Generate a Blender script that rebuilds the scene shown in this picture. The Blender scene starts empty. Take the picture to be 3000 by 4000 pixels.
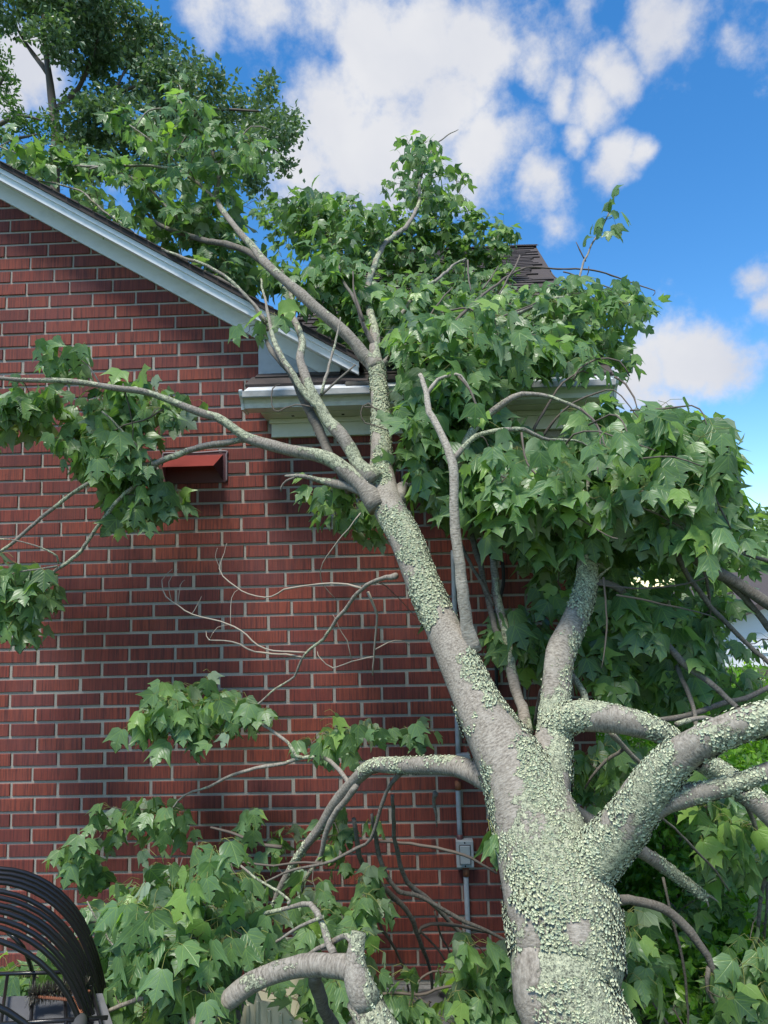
import bpy, bmesh, math, random
import numpy as np
from mathutils import Vector, Matrix
random.seed(7); rng = np.random.default_rng(7)
scene = bpy.context.scene
C = scene.collection

# ------------------------------------------------------------------ camera, sky, sun, exposure
D, ZC = 3.1443, 1.75            # metres from the brick wall (plane y = 0), eye height
YAW, PITCH, ROLL, FPX = -0.03234, 0.1147, -0.02402, 2800.0
_f = np.array([math.sin(YAW)*math.cos(PITCH), math.cos(YAW)*math.cos(PITCH), math.sin(PITCH)])
_r0 = np.array([math.cos(YAW), -math.sin(YAW), 0.0]); _u0 = np.cross(_r0, _f)
_r = math.cos(ROLL)*_r0 + math.sin(ROLL)*_u0
_u = -math.sin(ROLL)*_r0 + math.cos(ROLL)*_u0
CAMPOS = np.array([0.0, -D, ZC])
cam = bpy.data.cameras.new('camera'); camo = bpy.data.objects.new('camera', cam); C.objects.link(camo)
m = Matrix.Identity(4)
for i in range(3):
    m[i][0], m[i][1], m[i][2], m[i][3] = _r[i], _u[i], -_f[i], CAMPOS[i]
camo.matrix_world = m
cam.sensor_fit = 'HORIZONTAL'; cam.sensor_width = 36; cam.lens = FPX/3000*36
cam.clip_start = 0.05; cam.clip_end = 3000
scene.camera = camo

SUN_EL, SUN_AZ = math.radians(64), math.radians(205)   # azimuth from +y (behind the house) towards +x
sund = np.array([math.sin(SUN_AZ)*math.cos(SUN_EL), math.cos(SUN_AZ)*math.cos(SUN_EL), math.sin(SUN_EL)])
sl = bpy.data.lights.new('sun', 'SUN'); sl.energy = 3.2; sl.angle = math.radians(15); sl.color = (1, .95, .86)
so = bpy.data.objects.new('sun', sl); C.objects.link(so)
so.rotation_euler = Vector(sund).to_track_quat('Z', 'Y').to_euler(); so.location = (-3, -5, 9)

scene.view_settings.view_transform = 'Standard'; scene.view_settings.look = 'None'
scene.view_settings.exposure = 0.78; scene.view_settings.gamma = 1.0
scene.view_settings.use_curve_mapping = False
scene.render.engine = 'CYCLES'; scene.cycles.max_bounces = 6; scene.cycles.diffuse_bounces = 3; scene.cycles.glossy_bounces = 2; scene.cycles.transmission_bounces = 3

def ray(px, py):
    d = _f + _r*((px-1500)/FPX) - _u*((py-2000)/FPX)
    return d
def at(px, py, y):
    d = ray(px, py); return CAMPOS + d*((y+D)/d[1])
def pxm(y):                       # metres per photo pixel at distance y from the wall plane
    return (y+D)/FPX
def project(P):
    d = np.asarray(P)-CAMPOS; z = d@_f
    return 1500+FPX*(d@_r)/z, 2000-FPX*(d@_u)/z

world = bpy.data.worlds.new('World'); scene.world = world; world.use_nodes = True
def build_world():
    nt = world.node_tree; N = nt.nodes; Lk = nt.links
    for n in list(N): N.remove(n)
    out = N.new('ShaderNodeOutputWorld'); bg = N.new('ShaderNodeBackground')
    sky = N.new('ShaderNodeTexSky'); sky.sky_type = 'NISHITA'; sky.sun_disc = False
    sky.sun_elevation = SUN_EL; sky.sun_rotation = SUN_AZ
    sky.air_density = 1.0; sky.dust_density = 0.05; sky.ozone_density = 2.5
    tc = N.new('ShaderNodeTexCoord')
    hs = N.new('ShaderNodeHueSaturation'); hs.inputs['Saturation'].default_value = 1.32; hs.inputs['Value'].default_value = 1.0
    Lk.new(sky.outputs[0], hs.inputs['Color'])
    nrm = N.new('ShaderNodeVectorMath'); nrm.operation = 'NORMALIZE'; Lk.new(tc.outputs['Generated'], nrm.inputs[0])
    # clouds: soft lobes by sky direction broken up by noise, all round the sky
    blobs = []
    for (x, y, r, s) in [(800,150,150,1),(910,95,110,1),(700,260,150,1),(950,230,150,1),(1040,340,130,1),(1140,395,80,1),
                      (640,340,130,1),(570,70,110,.72),(440,60,100,.66),(1010,140,110,1),(850,330,170,1),(700,60,100,.75),
                      (1195,190,50,.66),(1330,145,62,.95),(1275,205,60,.95),(1235,280,45,.85),(1325,320,70,1),(1385,305,45,.9),(1130,160,60,.7),
                      (1480,765,105,1),(1400,800,95,1),(1560,760,85,.95),(1430,850,80,.9),(1600,745,50,.8),
                      (1430,40,72,.92),(1500,15,75,.78),(1570,70,45,.7),(1640,590,55,.75),(1655,650,50,.75),(1200,470,60,.66),
                      (80,150,110,.9),(20,210,90,.9),(1250,10,60,.6)]:
        d = ray(x*1.8083, y*1.8083); d = d/np.linalg.norm(d); blobs.append((d, r*1.8083/FPX, s))
    rr = np.random.default_rng(3)
    while len(blobs) < 47:        # the rest of the sky carries the same broken cumulus
        v = rr.normal(size=3); v[2] = abs(v[2]); v /= np.linalg.norm(v)
        x, y = (v@_r)/(v@_f), (v@_u)/(v@_f)
        if v[2] < .12 or ((v@_f) > 0 and abs(x) < .75 and abs(y) < .9): continue
        blobs.append((v, rr.uniform(.2, .45), rr.uniform(.8, 1)))
    wob = N.new('ShaderNodeTexNoise'); wob.inputs['Scale'].default_value = 7; wob.inputs['Detail'].default_value = 4
    Lk.new(nrm.outputs[0], wob.inputs['Vector'])
    w1 = N.new('ShaderNodeVectorMath'); w1.operation = 'SUBTRACT'; w1.inputs[1].default_value = (.5,.5,.5); Lk.new(wob.outputs['Color'], w1.inputs[0])
    w2 = N.new('ShaderNodeVectorMath'); w2.operation = 'SCALE'; w2.inputs['Scale'].default_value = .10; Lk.new(w1.outputs[0], w2.inputs[0])
    w3 = N.new('ShaderNodeVectorMath'); w3.operation = 'ADD'; Lk.new(nrm.outputs[0], w3.inputs[0]); Lk.new(w2.outputs[0], w3.inputs[1])
    acc = None
    for d, r, s in blobs:
        dm = N.new('ShaderNodeVectorMath'); dm.operation = 'DISTANCE'; dm.inputs[1].default_value = d; Lk.new(w3.outputs[0], dm.inputs[0])
        mr = N.new('ShaderNodeMapRange'); mr.inputs['From Min'].default_value = r*1.35; mr.inputs['From Max'].default_value = r*.15
        mr.inputs['To Max'].default_value = s; mr.clamp = True; Lk.new(dm.outputs['Value'], mr.inputs['Value'])
        if acc is None: acc = mr.outputs[0]
        else:
            mx = N.new('ShaderNodeMath'); mx.operation = 'MAXIMUM'
            Lk.new(acc, mx.inputs[0]); Lk.new(mr.outputs[0], mx.inputs[1]); acc = mx.outputs[0]
    nz = N.new('ShaderNodeTexNoise'); nz.inputs['Scale'].default_value = 11; nz.inputs['Detail'].default_value = 7; nz.inputs['Roughness'].default_value = .62
    Lk.new(nrm.outputs[0], nz.inputs['Vector'])
    a = N.new('ShaderNodeMath'); a.operation = 'MULTIPLY_ADD'; a.inputs[1].default_value = 1.7; a.inputs[2].default_value = -.87; Lk.new(nz.outputs['Fac'], a.inputs[0])
    b = N.new('ShaderNodeMath'); b.operation = 'ADD'; Lk.new(a.outputs[0], b.inputs[0]); Lk.new(acc, b.inputs[1])
    cov = N.new('ShaderNodeMapRange'); cov.interpolation_type = 'SMOOTHSTEP'
    cov.inputs['From Min'].default_value = .22; cov.inputs['From Max'].default_value = .85; Lk.new(b.outputs[0], cov.inputs['Value'])
    sh = N.new('ShaderNodeTexNoise'); sh.inputs['Scale'].default_value = 6; sh.inputs['Detail'].default_value = 5; Lk.new(w3.outputs[0], sh.inputs['Vector'])
    cr = N.new('ShaderNodeValToRGB'); cr.color_ramp.elements[0].position = .3; cr.color_ramp.elements[0].color = (2.85, 2.98, 3.35, 1)
    cr.color_ramp.elements[1].position = .72; cr.color_ramp.elements[1].color = (3.55, 3.6, 3.75, 1)
    Lk.new(sh.outputs['Fac'], cr.inputs[0])
    mix = N.new('ShaderNodeMix'); mix.data_type = 'RGBA'
    Lk.new(cov.outputs[0], mix.inputs['Factor']); Lk.new(hs.outputs[0], mix.inputs['A']); Lk.new(cr.outputs[0], mix.inputs['B'])
    bg.inputs['Strength'].default_value = .135
    Lk.new(mix.outputs['Result'], bg.inputs['Color']); Lk.new(bg.outputs[0], out.inputs[0])
build_world()

# ------------------------------------------------------------------ helpers
def tag(o, label=None, cat=None, group=None, kind=None):
    if label: o['label'] = label
    if cat: o['category'] = cat
    if group: o['group'] = group
    if kind: o['kind'] = kind
    return o
def empty(name, loc, label, cat, group=None):
    o = bpy.data.objects.new(name, None); C.objects.link(o); o.location = loc; o.empty_display_size = .1
    return tag(o, label, cat, group)
def link(name, me, mat, parent=None):
    o = bpy.data.objects.new(name, me); C.objects.link(o)
    if mat and not len(me.materials): me.materials.append(mat)
    if parent:
        o.parent = parent
        if not parent.parent and parent.type == 'EMPTY': o.matrix_parent_inverse = Matrix.Translation(parent.location).inverted()
    return o
def mesh_np(name, V, F, smooth=False, uv=None, rnd=None):
    """V (n,3); F list of arrays (m,k) of equal k or one array"""
    me = bpy.data.meshes.new(name)
    V = np.asarray(V, dtype=np.float32)
    Fs = F if isinstance(F, list) else [F]
    Fs = [np.asarray(f, dtype=np.int32) for f in Fs if len(f)]
    loops = np.concatenate([f.ravel() for f in Fs]); tot = np.concatenate([np.full(len(f), f.shape[1], dtype=np.int32) for f in Fs])
    start = np.concatenate([[0], np.cumsum(tot)[:-1]]).astype(np.int32)
    me.vertices.add(len(V)); me.vertices.foreach_set('co', V.ravel())
    me.loops.add(len(loops)); me.loops.foreach_set('vertex_index', loops)
    me.polygons.add(len(tot)); me.polygons.foreach_set('loop_start', start)
    if uv is not None:
        ul = me.uv_layers.new(name='UVMap'); ul.data.foreach_set('uv', np.asarray(uv, dtype=np.float32)[loops].ravel())
    if rnd is not None:
        at_ = me.attributes.new('rnd', 'FLOAT', 'POINT'); at_.data.foreach_set('value', np.asarray(rnd, dtype=np.float32))
    me.update(calc_edges=True); me.validate()
    me.polygons.foreach_set('use_smooth', np.full(len(me.polygons), bool(smooth)))
    return me
def bm_mesh(name, bm, smooth=False):
    bmesh.ops.recalc_face_normals(bm, faces=bm.faces)
    me = bpy.data.meshes.new(name); bm.to_mesh(me); bm.free()
    me.polygons.foreach_set('use_smooth', [bool(smooth)]*len(me.polygons))
    return me
def add_box(bm, lo, hi, bev=0):
    r = bmesh.ops.create_cube(bm, size=1)
    for v in r['verts']:
        v.co = Vector([(lo[i]+hi[i])/2 + v.co[i]*(hi[i]-lo[i]) for i in range(3)])
    if bev:
        es = list({e for v in r['verts'] for e in v.link_edges})
        bmesh.ops.bevel(bm, geom=es, offset=bev, segments=2, affect='EDGES', profile=.5)
def box(name, lo, hi, mat, parent=None, bev=0):
    bm = bmesh.new(); add_box(bm, lo, hi, bev); return link(name, bm_mesh(name, bm), mat, parent)
def prism(name, poly, y0, y1, mat, parent=None):
    """poly of (x,z) extruded along y"""
    bm = bmesh.new(); a = [bm.verts.new((x, y0, z)) for x, z in poly]; b = [bm.verts.new((x, y1, z)) for x, z in poly]
    bm.faces.new(a); bm.faces.new(b[::-1]); n = len(poly)
    for i in range(n): bm.faces.new((a[i], b[i], b[(i+1) % n], a[(i+1) % n]))
    return link(name, bm_mesh(name, bm), mat, parent)
def extrude_x(name, prof, x0, x1, mat, parent=None, closed=True, smooth=False):
    """prof of (y,z) extruded along x"""
    bm = bmesh.new(); a = [bm.verts.new((x0, y, z)) for y, z in prof]; b = [bm.verts.new((x1, y, z)) for y, z in prof]
    n = len(prof)
    for i in range(n if closed else n-1): bm.faces.new((a[i], b[i], b[(i+1) % n], a[(i+1) % n]))
    if closed: bm.faces.new(a[::-1]); bm.faces.new(b)
    return link(name, bm_mesh(name, bm, smooth), mat, parent)
def slab(name, quad, thick, mat, parent=None):
    """a plate from four top corners, thickness along its normal downwards"""
    q = [Vector(p) for p in quad]; n = (q[1]-q[0]).cross(q[3]-q[0]).normalized()
    if n.z < 0: n = -n
    bm = bmesh.new(); a = [bm.verts.new(p) for p in q]; b = [bm.verts.new(p-n*thick) for p in q]
    bm.faces.new(a); bm.faces.new(b[::-1])
    for i in range(4): bm.faces.new((a[i], b[i], b[(i+1) % 4], a[(i+1) % 4]))
    return link(name, bm_mesh(name, bm), mat, parent)
def catmull(P, R, step):
    P = np.asarray(P, float); R = np.asarray(R, float)
    if len(P) == 2: P = np.array([P[0], (P[0]+P[1])/2, P[1]]); R = np.array([R[0], R.mean(), R[1]])
    Q = np.vstack([2*P[0]-P[1], P, 2*P[-1]-P[-2]]); out = []; ro = []
    for i in range(len(P)-1):
        p0, p1, p2, p3 = Q[i:i+4]; n = max(2, int(np.linalg.norm(p2-p1)/step))
        for t in np.arange(n)/n:
            out.append(.5*((2*p1)+(-p0+p2)*t+(2*p0-5*p1+4*p2-p3)*t*t+(-p0+3*p1-3*p2+p3)*t**3)); ro.append(R[i]*(1-t)+R[i+1]*t)
    out.append(P[-1]); ro.append(R[-1]); return np.array(out), np.array(ro)
def tube_arrays(P, R, seg, rough=0.0, seed=0, cap=True):
    n = len(P); T = np.gradient(P, axis=0); T /= np.linalg.norm(T, axis=1)[:, None]+1e-9
    up = np.array([0, 0, 1.]) if abs(T[0][2]) < .9 else np.array([1., 0, 0])
    a = np.cross(T[0], up); a /= np.linalg.norm(a); V = []; UV = []; s = 0
    rg = np.random.default_rng(seed); ph = rg.uniform(0, 6.28, 6)
    th = np.linspace(0, 2*math.pi, seg, endpoint=False)
    for i in range(n):
        a = a-T[i]*(a@T[i]); a /= np.linalg.norm(a)+1e-9; b = np.cross(T[i], a)
        if i: s += np.linalg.norm(P[i]-P[i-1])
        k = s/max(R[0], .004)
        rr = R[i]*(1+rough*(.5*np.sin(2*th+ph[0]+.5*k)+.4*np.sin(3*th+ph[1]-.7*k)+.6*math.sin(.9*k+ph[2])+.4*math.sin(2.3*k+ph[3])+.35*np.sin(5*th+ph[4]+1.7*k)))
        V.append(P[i]+np.outer(np.cos(th)*rr, a)+np.outer(np.sin(th)*rr, b))
        UV.append(np.stack([th/6.2832*max(R[0], .01)*6.28, np.full(seg, s)], 1))
    V = np.concatenate(V); UV = np.concatenate(UV); i0 = np.arange(n-1)[:, None]*seg; j = np.arange(seg)[None]; j2 = (j+1) % seg
    F = np.stack([i0+j, i0+j2, i0+seg+j2, i0+seg+j], -1).reshape(-1, 4)
    caps = []
    if cap:
        V = np.vstack([V, P[0], P[-1]]); UV = np.vstack([UV, [0, 0], [0, s]]); c0 = len(V)-2
        k = np.arange(seg); caps = [np.stack([np.full(seg, c0), (k+1) % seg, k], 1), np.stack([np.full(seg, c0+1), (n-1)*seg+k, (n-1)*seg+(k+1) % seg], 1)]
    return V, [F]+caps, UV
def tube(name, P, R, mat, parent=None, seg=8, step=.04, rough=0, seed=0, spline=True):
    if np.isscalar(R): R = [R]*len(P)
    if spline: P, R = catmull(P, R, step)
    else: P = np.asarray(P, float); R = np.asarray(R, float)
    V, F, UV = tube_arrays(P, R, seg, rough, seed)
    return link(name, mesh_np(name, V, F, True, UV), mat, parent)

# ------------------------------------------------------------------ materials
class NT:
    def __init__(s, name):
        s.m = bpy.data.materials.new(name); s.m.use_nodes = True; s.nt = s.m.node_tree; s.N = s.nt.nodes; s.b = s.N['Principled BSDF']; s.out = s.N['Material Output']
    def n(s, t, **k):
        o = s.N.new(t)
        for a, v in k.items():
            if hasattr(o, a) and a not in ('Scale',): setattr(o, a, v)
            else: o.inputs[a.replace('_', ' ')].default_value = v
        return o
    def l(s, a, b): s.nt.links.new(a, b)
    def noise(s, vec, scale, detail=4, rough=.55):
        o = s.N.new('ShaderNodeTexNoise'); o.inputs['Scale'].default_value = scale; o.inputs['Detail'].default_value = detail; o.inputs['Roughness'].default_value = rough
        if vec: s.l(vec, o.inputs['Vector'])
        return o.outputs['Fac']
    def pos(s): return s.N.new('ShaderNodeNewGeometry').outputs['Position']
    def mapping(s, vec, scale):
        o = s.N.new('ShaderNodeMapping'); o.inputs['Scale'].default_value = scale; s.l(vec, o.inputs['Vector']); return o.outputs[0]
    def ramp(s, fac, stops):
        o = s.N.new('ShaderNodeValToRGB'); e = o.color_ramp.elements
        while len(e) < len(stops): e.new(.5)
        for i, (p, c) in enumerate(stops): e[i].position = p; e[i].color = (*c, 1) if len(c) == 3 else c
        s.l(fac, o.inputs[0]); return o.outputs[0]
    def mix(s, fac, a, b, mode='MIX'):
        o = s.N.new('ShaderNodeMix'); o.data_type = 'RGBA'; o.blend_type = mode
        for k, v in (('Factor', fac), ('A', a), ('B', b)):
            if isinstance(v, (int, float)): o.inputs[k].default_value = v
            elif isinstance(v, tuple): o.inputs[k].default_value = (*v, 1)
            else: s.l(v, o.inputs[k])
        return o.outputs['Result']
    def math(s, op, a, b=None, c=None):
        o = s.N.new('ShaderNodeMath'); o.operation = op
        for i, v in enumerate((a, b, c)):
            if v is None: continue
            if isinstance(v, (int, float)): o.inputs[i].default_value = v
            else: s.l(v, o.inputs[i])
        return o.outputs[0]
    def bump(s, h, strength, dist=.01, prev=None):
        o = s.N.new('ShaderNodeBump'); o.inputs['Strength'].default_value = strength; o.inputs['Distance'].default_value = dist
        s.l(h, o.inputs['Height'])
        if prev: s.l(prev, o.inputs['Normal'])
        return o.outputs[0]
    def rand(s):
        a = s.N.new('ShaderNodeAttribute'); a.attribute_name = 'rnd'
        o = s.N.new('ShaderNodeObjectInfo'); return s.math('FRACT', s.math('ADD', a.outputs['Fac'], o.outputs['Random']))
    def col(s, c): s.l(c, s.b.inputs['Base Color'])
    def norm(s, c): s.l(c, s.b.inputs['Normal'])
    def rough(s, v):
        if isinstance(v, (int, float)): s.b.inputs['Roughness'].default_value = v
        else: s.l(v, s.b.inputs['Roughness'])

def mat_brick():
    t = NT('red_scored_brick'); p = t.pos(); r = t.rand()
    score = t.noise(t.mapping(p, (135, 1, 5)), 1, 3, .7)        # vertical wire-cut scores
    score2 = t.noise(t.mapping(p, (75, 1, 3)), 1, 2, .5)
    base = t.ramp(r, [(0, (.130, .028, .024)), (.25, (.195, .040, .027)), (.5, (.255, .056, .031)), (.7, (.225, .043, .028)), (.88, (.165, .034, .027)), (1, (.155, .038, .034))])
    c = t.mix(t.math('MULTIPLY', t.ramp(score, [(.40, (1, 1, 1)), (.54, (0, 0, 0))]), .85), base, (.062, .018, .018))
    c = t.mix(t.math('MULTIPLY', t.ramp(score2, [(.5, (0, 0, 0)), (.75, (1, 1, 1))]), .35), c, (.34, .09, .055))
    big = t.noise(p, 2.2, 5, .6)
    c = t.mix(t.math('MULTIPLY', t.ramp(big, [(.5, (0, 0, 0)), (.72, (1, 1, 1))]), .3), c, (.22, .085, .085))    # faint bloom
    fine = t.noise(p, 420, 2); c = t.mix(t.math('MULTIPLY', fine, .3), c, (.11, .028, .022))
    t.col(c); t.rough(.82); t.norm(t.bump(t.math('ADD', score, t.math('MULTIPLY', fine, .5)), .55, .004)); return t.m
def mat_mortar():
    t = NT('grey_mortar'); p = t.pos(); a = t.noise(p, 240, 4, .7); b = t.noise(p, 5, 4)
    c = t.ramp(a, [(.3, (.29, .265, .225)), (.7, (.46, .425, .37))]); c = t.mix(t.math('MULTIPLY', b, .5), c, (.23, .22, .205))
    t.col(c); t.rough(.95); t.norm(t.bump(a, .6, .004)); return t.m
def mat_concrete():
    t = NT('grey_concrete'); p = t.pos(); a = t.noise(p, 60, 6, .65); c = t.ramp(a, [(.3, (.16, .155, .15)), (.7, (.28, .275, .26))])
    t.col(c); t.rough(.95); t.norm(t.bump(a, .5, .006)); return t.m
def mat_paint(name, c0, dirt=(.35, .36, .34), amt=.35, rough=.4):
    t = NT(name); p = t.pos(); a = t.noise(t.mapping(p, (3, 3, 14)), 1.5, 6, .65); b = t.noise(p, 35, 5, .6)
    k = t.math('MULTIPLY', t.math('MULTIPLY', t.ramp(a, [(.42, (0, 0, 0)), (.7, (1, 1, 1))]), t.ramp(b, [(.35, (0, 0, 0)), (.7, (1, 1, 1))])), amt)
    t.col(t.mix(k, c0, dirt)); t.rough(rough); t.norm(t.bump(b, .06, .003)); return t.m
def mat_shingle():
    t = NT('dark_brown_shingle'); p = t.pos(); r = t.rand(); a = t.noise(p, 320, 3, .7); b = t.noise(p, 9, 4)
    c = t.ramp(r, [(0, (.030, .023, .023)), (.5, (.050, .038, .036)), (1, (.072, .057, .053))])
    c = t.mix(t.math('MULTIPLY', a, .45), c, (.11, .095, .088)); c = t.mix(t.math('MULTIPLY', b, .4), c, (.035, .029, .03))
    t.col(c); t.rough(.95); t.norm(t.bump(a, .7, .003)); return t.m
def mat_bark(name, lichen, dark=1.0):
    t = NT(name); p = t.pos(); uv = t.N.new('ShaderNodeTexCoord').outputs['UV']
    a = t.noise(t.mapping(uv, (45, 190, 1)), 1, 5, .65)            # short horizontal wrinkles
    b = t.noise(p, 26, 6, .62); f = t.noise(p, 150, 4, .6)
    c = t.ramp(a, [(.3, tuple(v*dark for v in (.09, .077, .060))), (.45, tuple(v*dark for v in (.22, .195, .16))), (.66, tuple(v*dark for v in (.40, .365, .31)))])
    c = t.mix(t.math('MULTIPLY', t.ramp(b, [(.45, (0, 0, 0)), (.7, (1, 1, 1))]), .55), c, tuple(v*dark for v in (.42, .39, .335)))
    c = t.mix(t.math('MULTIPLY', t.ramp(f, [(.55, (0, 0, 0)), (.75, (1, 1, 1))]), .5), c, (.055, .047, .042))
    at_ = t.N.new('ShaderNodeAttribute'); at_.attribute_name = 'lich'
    g2 = t.noise(p, 75, 5, .65); g3 = t.noise(p, 260, 4, .7); g1 = t.noise(p, 18, 5, .65)
    mk = t.ramp(t.math('ADD', t.math('ADD', at_.outputs['Fac'], t.math('MULTIPLY', t.math('SUBTRACT', g2, .5), .9)), t.math('MULTIPLY', t.math('SUBTRACT', g1, .5), .8)), [(.36-.30*lichen, (0, 0, 0)), (.42-.30*lichen, (1, 1, 1))])
    lc = t.ramp(t.math('ADD', t.math('MULTIPLY', g3, .6), t.math('MULTIPLY', g2, .45)), [(.42, (.05, .052, .04)), (.485, (.21, .235, .16)), (.55, (.42, .45, .31)), (.64, (.61, .63, .43))])
    c = t.mix(t.math('MULTIPLY', mk, .92), c, lc)
    t.col(c); t.rough(.92)
    n1 = t.bump(a, .5, .006); n2 = t.bump(t.math('MULTIPLY', mk, t.math('ADD', t.math('MULTIPLY', g3, .6), g2)), .8, .008, n1); t.norm(n2); return t.m
def mat_leaf(name, lo, mid, hi, under, trans=.34, veins=True, rough=.42):
    t = NT(name); r = t.rand(); uv = t.N.new('ShaderNodeTexCoord').outputs['UV']; p = t.pos()
    c = t.ramp(r, [(0, lo), (.4, mid), (.78, mid), (1, hi)])
    c = t.mix(t.math('MULTIPLY', t.noise(p, 40, 4), .35), c, lo)
    if veins:
        sx = t.N.new('ShaderNodeSeparateXYZ'); t.l(uv, sx.inputs[0]); x = t.math('ABSOLUTE', t.math('SUBTRACT', sx.outputs[0], .5)); y = sx.outputs[1]
        d = t.math('MINIMUM', x, t.math('MULTIPLY', t.math('ABSOLUTE', t.math('SUBTRACT', x, t.math('MULTIPLY', y, .78))), .8))
        fr = t.math('ABSOLUTE', t.math('SUBTRACT', t.math('FRACT', t.math('MULTIPLY', t.math('SUBTRACT', y, t.math('MULTIPLY', x, .8)), 7)), .5))
        d = t.math('MINIMUM', d, t.math('ADD', t.math('MULTIPLY', fr, .16), .006))
        v = t.ramp(d, [(.004, (1, 1, 1)), (.022, (0, 0, 0))])
        c = t.mix(t.math('MULTIPLY', v, .42), c, hi)
        t.norm(t.bump(t.math('SUBTRACT', 1, v), .35, .003))
    g = t.N.new('ShaderNodeNewGeometry').outputs['Backfacing']
    c2 = t.mix(g, c, t.mix(.75, c, under)); t.col(c2); t.rough(rough); t.b.inputs['Specular IOR Level'].default_value = .45
    tr = t.N.new('ShaderNodeBsdfTranslucent'); t.l(t.mix(1.0, c, (1.9, 2.1, .75), 'MULTIPLY'), tr.inputs['Color'])
    ms = t.N.new('ShaderNodeMixShader'); ms.inputs[0].default_value = trans
    t.l(t.b.outputs[0], ms.inputs[1]); t.l(tr.outputs[0], ms.inputs[2]); t.l(ms.outputs[0], t.out.inputs[0]); return t.m
def mat_flat(name, c, rough=.5, metal=0, var=.15, scale=60, spec=.5):
    t = NT(name); p = t.pos(); a = t.noise(p, scale, 5, .6)
    t.col(t.mix(t.math('MULTIPLY', a, var*2), c, tuple(v*.55 for v in c))); t.rough(rough); t.b.inputs['Metallic'].default_value = metal
    t.b.inputs['Specular IOR Level'].default_value = spec
    t.norm(t.bump(a, .12, .003)); return t.m

M = dict(brick=mat_brick(), mortar=mat_mortar(), concrete=mat_concrete(), shingle=mat_shingle(),
    white=mat_paint('white_metal_trim', (.78, .80, .82)), cream=mat_paint('cream_frieze_paint', (.70, .71, .63), (.3, .33, .27), .3),
    flash=mat_paint('dull_zinc_flashing', (.44, .46, .49), (.25, .26, .27), .6, .45), gutter=mat_paint('white_gutter_enamel', (.74, .77, .79), (.20, .21, .20), .55, .32),
    dirty=mat_paint('grimy_gutter_lip', (.30, .31, .31), (.07, .075, .07), .9, .7),
    trunk=mat_bark('lichened_maple_bark', 1.0, 1.0), limb=mat_bark('grey_maple_bark', .30, .86), pale=mat_bark('smooth_pale_bark', .1, 1.3),
    darkb=mat_bark('dark_bark', .2, .5), twig=mat_flat('brown_twig_bark', (.12, .098, .08), .8), dead=mat_flat('pale_dead_twig', (.36, .31, .25), .9),  # darkb: same bark pattern in a darker overall tone
    lichen=None, stalk=mat_flat('yellow_green_stalk', (.20, .22, .06), .6),
    leaf=mat_leaf('maple_leaf', (.070, .14, .056), (.145, .255, .115), (.27, .43, .095), (.34, .43, .31), .36, True, .36),
    oak=mat_leaf('oak_leaf', (.06, .11, .055), (.11, .19, .09), (.18, .28, .12), (.2, .29, .18), .2, False, .45),
    conif=mat_leaf('bright_far_leaf', (.035, .085, .02), (.075, .17, .032), (.14, .26, .04), (.12, .2, .07), .3, False, .5),
    far=mat_leaf('pale_far_leaf', (.06, .12, .035), (.11, .20, .06), (.18, .29, .08), (.16, .24, .10), .3, False, .55),
    shrub=mat_leaf('glossy_shrub_leaf', (.06, .15, .02), (.14, .32, .03), (.30, .50, .04), (.18, .32, .08), .34, False, .28),
    black=mat_flat('black_enamelled_steel', (.012, .012, .014), .28, 0, .1, 60, .6), steel=mat_paint('blue_grey_conduit_paint', (.33, .39, .46), (.14, .12, .10), .6, .45),
    plate=mat_paint('grey_switch_plastic', (.36, .40, .43), (.2, .2, .19), .4, .5), vent=mat_flat('red_painted_tin', (.40, .075, .062), .42, 0, .2, 18),
    ventd=mat_flat('dark_maroon_tin', (.10, .035, .04), .5), rust=mat_flat('rusty_wire', (.27, .10, .05), .75), hole=mat_flat('black_rubber', (.018, .018, .018), .8),
    bristle=mat_flat('grimy_bristle', (.30, .275, .22), .9, 0, .4, 300), slate=mat_flat('weathered_grey_board', (.16, .165, .18), .85, 0, .4, 14),
    plastic=mat_flat('aged_cream_plastic', (.60, .57, .44), .5, 0, .14, 25), greyp=mat_flat('dark_grey_plastic', (.075, .078, .083), .5, 0, .2, 20),
    siding=mat_paint('white_clapboard_paint', (.80, .82, .86), (.6, .62, .64), .2, .5))
def mat_lichen():
    t = NT('grey_green_lichen'); r = t.rand(); p = t.pos()
    c = t.ramp(r, [(0, (.36, .43, .30)), (.4, (.54, .58, .40)), (.75, (.68, .69, .47)), (1, (.44, .52, .40))])
    c = t.mix(t.math('MULTIPLY', t.noise(p, 130, 4), .4), c, (.24, .29, .21))
    g = t.N.new('ShaderNodeNewGeometry').outputs['Backfacing']
    t.col(t.mix(g, c, (.03, .027, .022))); t.rough(.95); return t.m
M['lichen'] = mat_lichen()
def mat_ground():
    t = NT('lawn_and_soil'); p = t.pos(); a = t.noise(p, 3, 8, .6); b = t.noise(p, 60, 4)
    c = t.ramp(a, [(.35, (.045, .065, .02)), (.6, (.06, .10, .025)), (.8, (.09, .075, .045))]); c = t.mix(t.math('MULTIPLY', b, .5), c, (.03, .04, .014))
    t.col(c); t.rough(.95); t.norm(t.bump(b, .7, .03)); return t.m

# ------------------------------------------------------------------ ground
n = 61; gx = np.sign(np.linspace(-1, 1, n))*np.abs(np.linspace(-1, 1, n))**3*900
X, Y = np.meshgrid(gx, gx); Zg = .02*np.sin(X*1.3)*np.cos(Y*1.1); Zg[np.hypot(X, Y) > 40] = 0
i, j = np.meshgrid(np.arange(n-1), np.arange(n-1)); k = (j*n+i).ravel()
tag(link('ground', mesh_np('ground', np.stack([X, Y, Zg], -1).reshape(-1, 3), np.stack([k, k+1, k+n+1, k+n], 1), True), mat_ground()), kind='structure')

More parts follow.
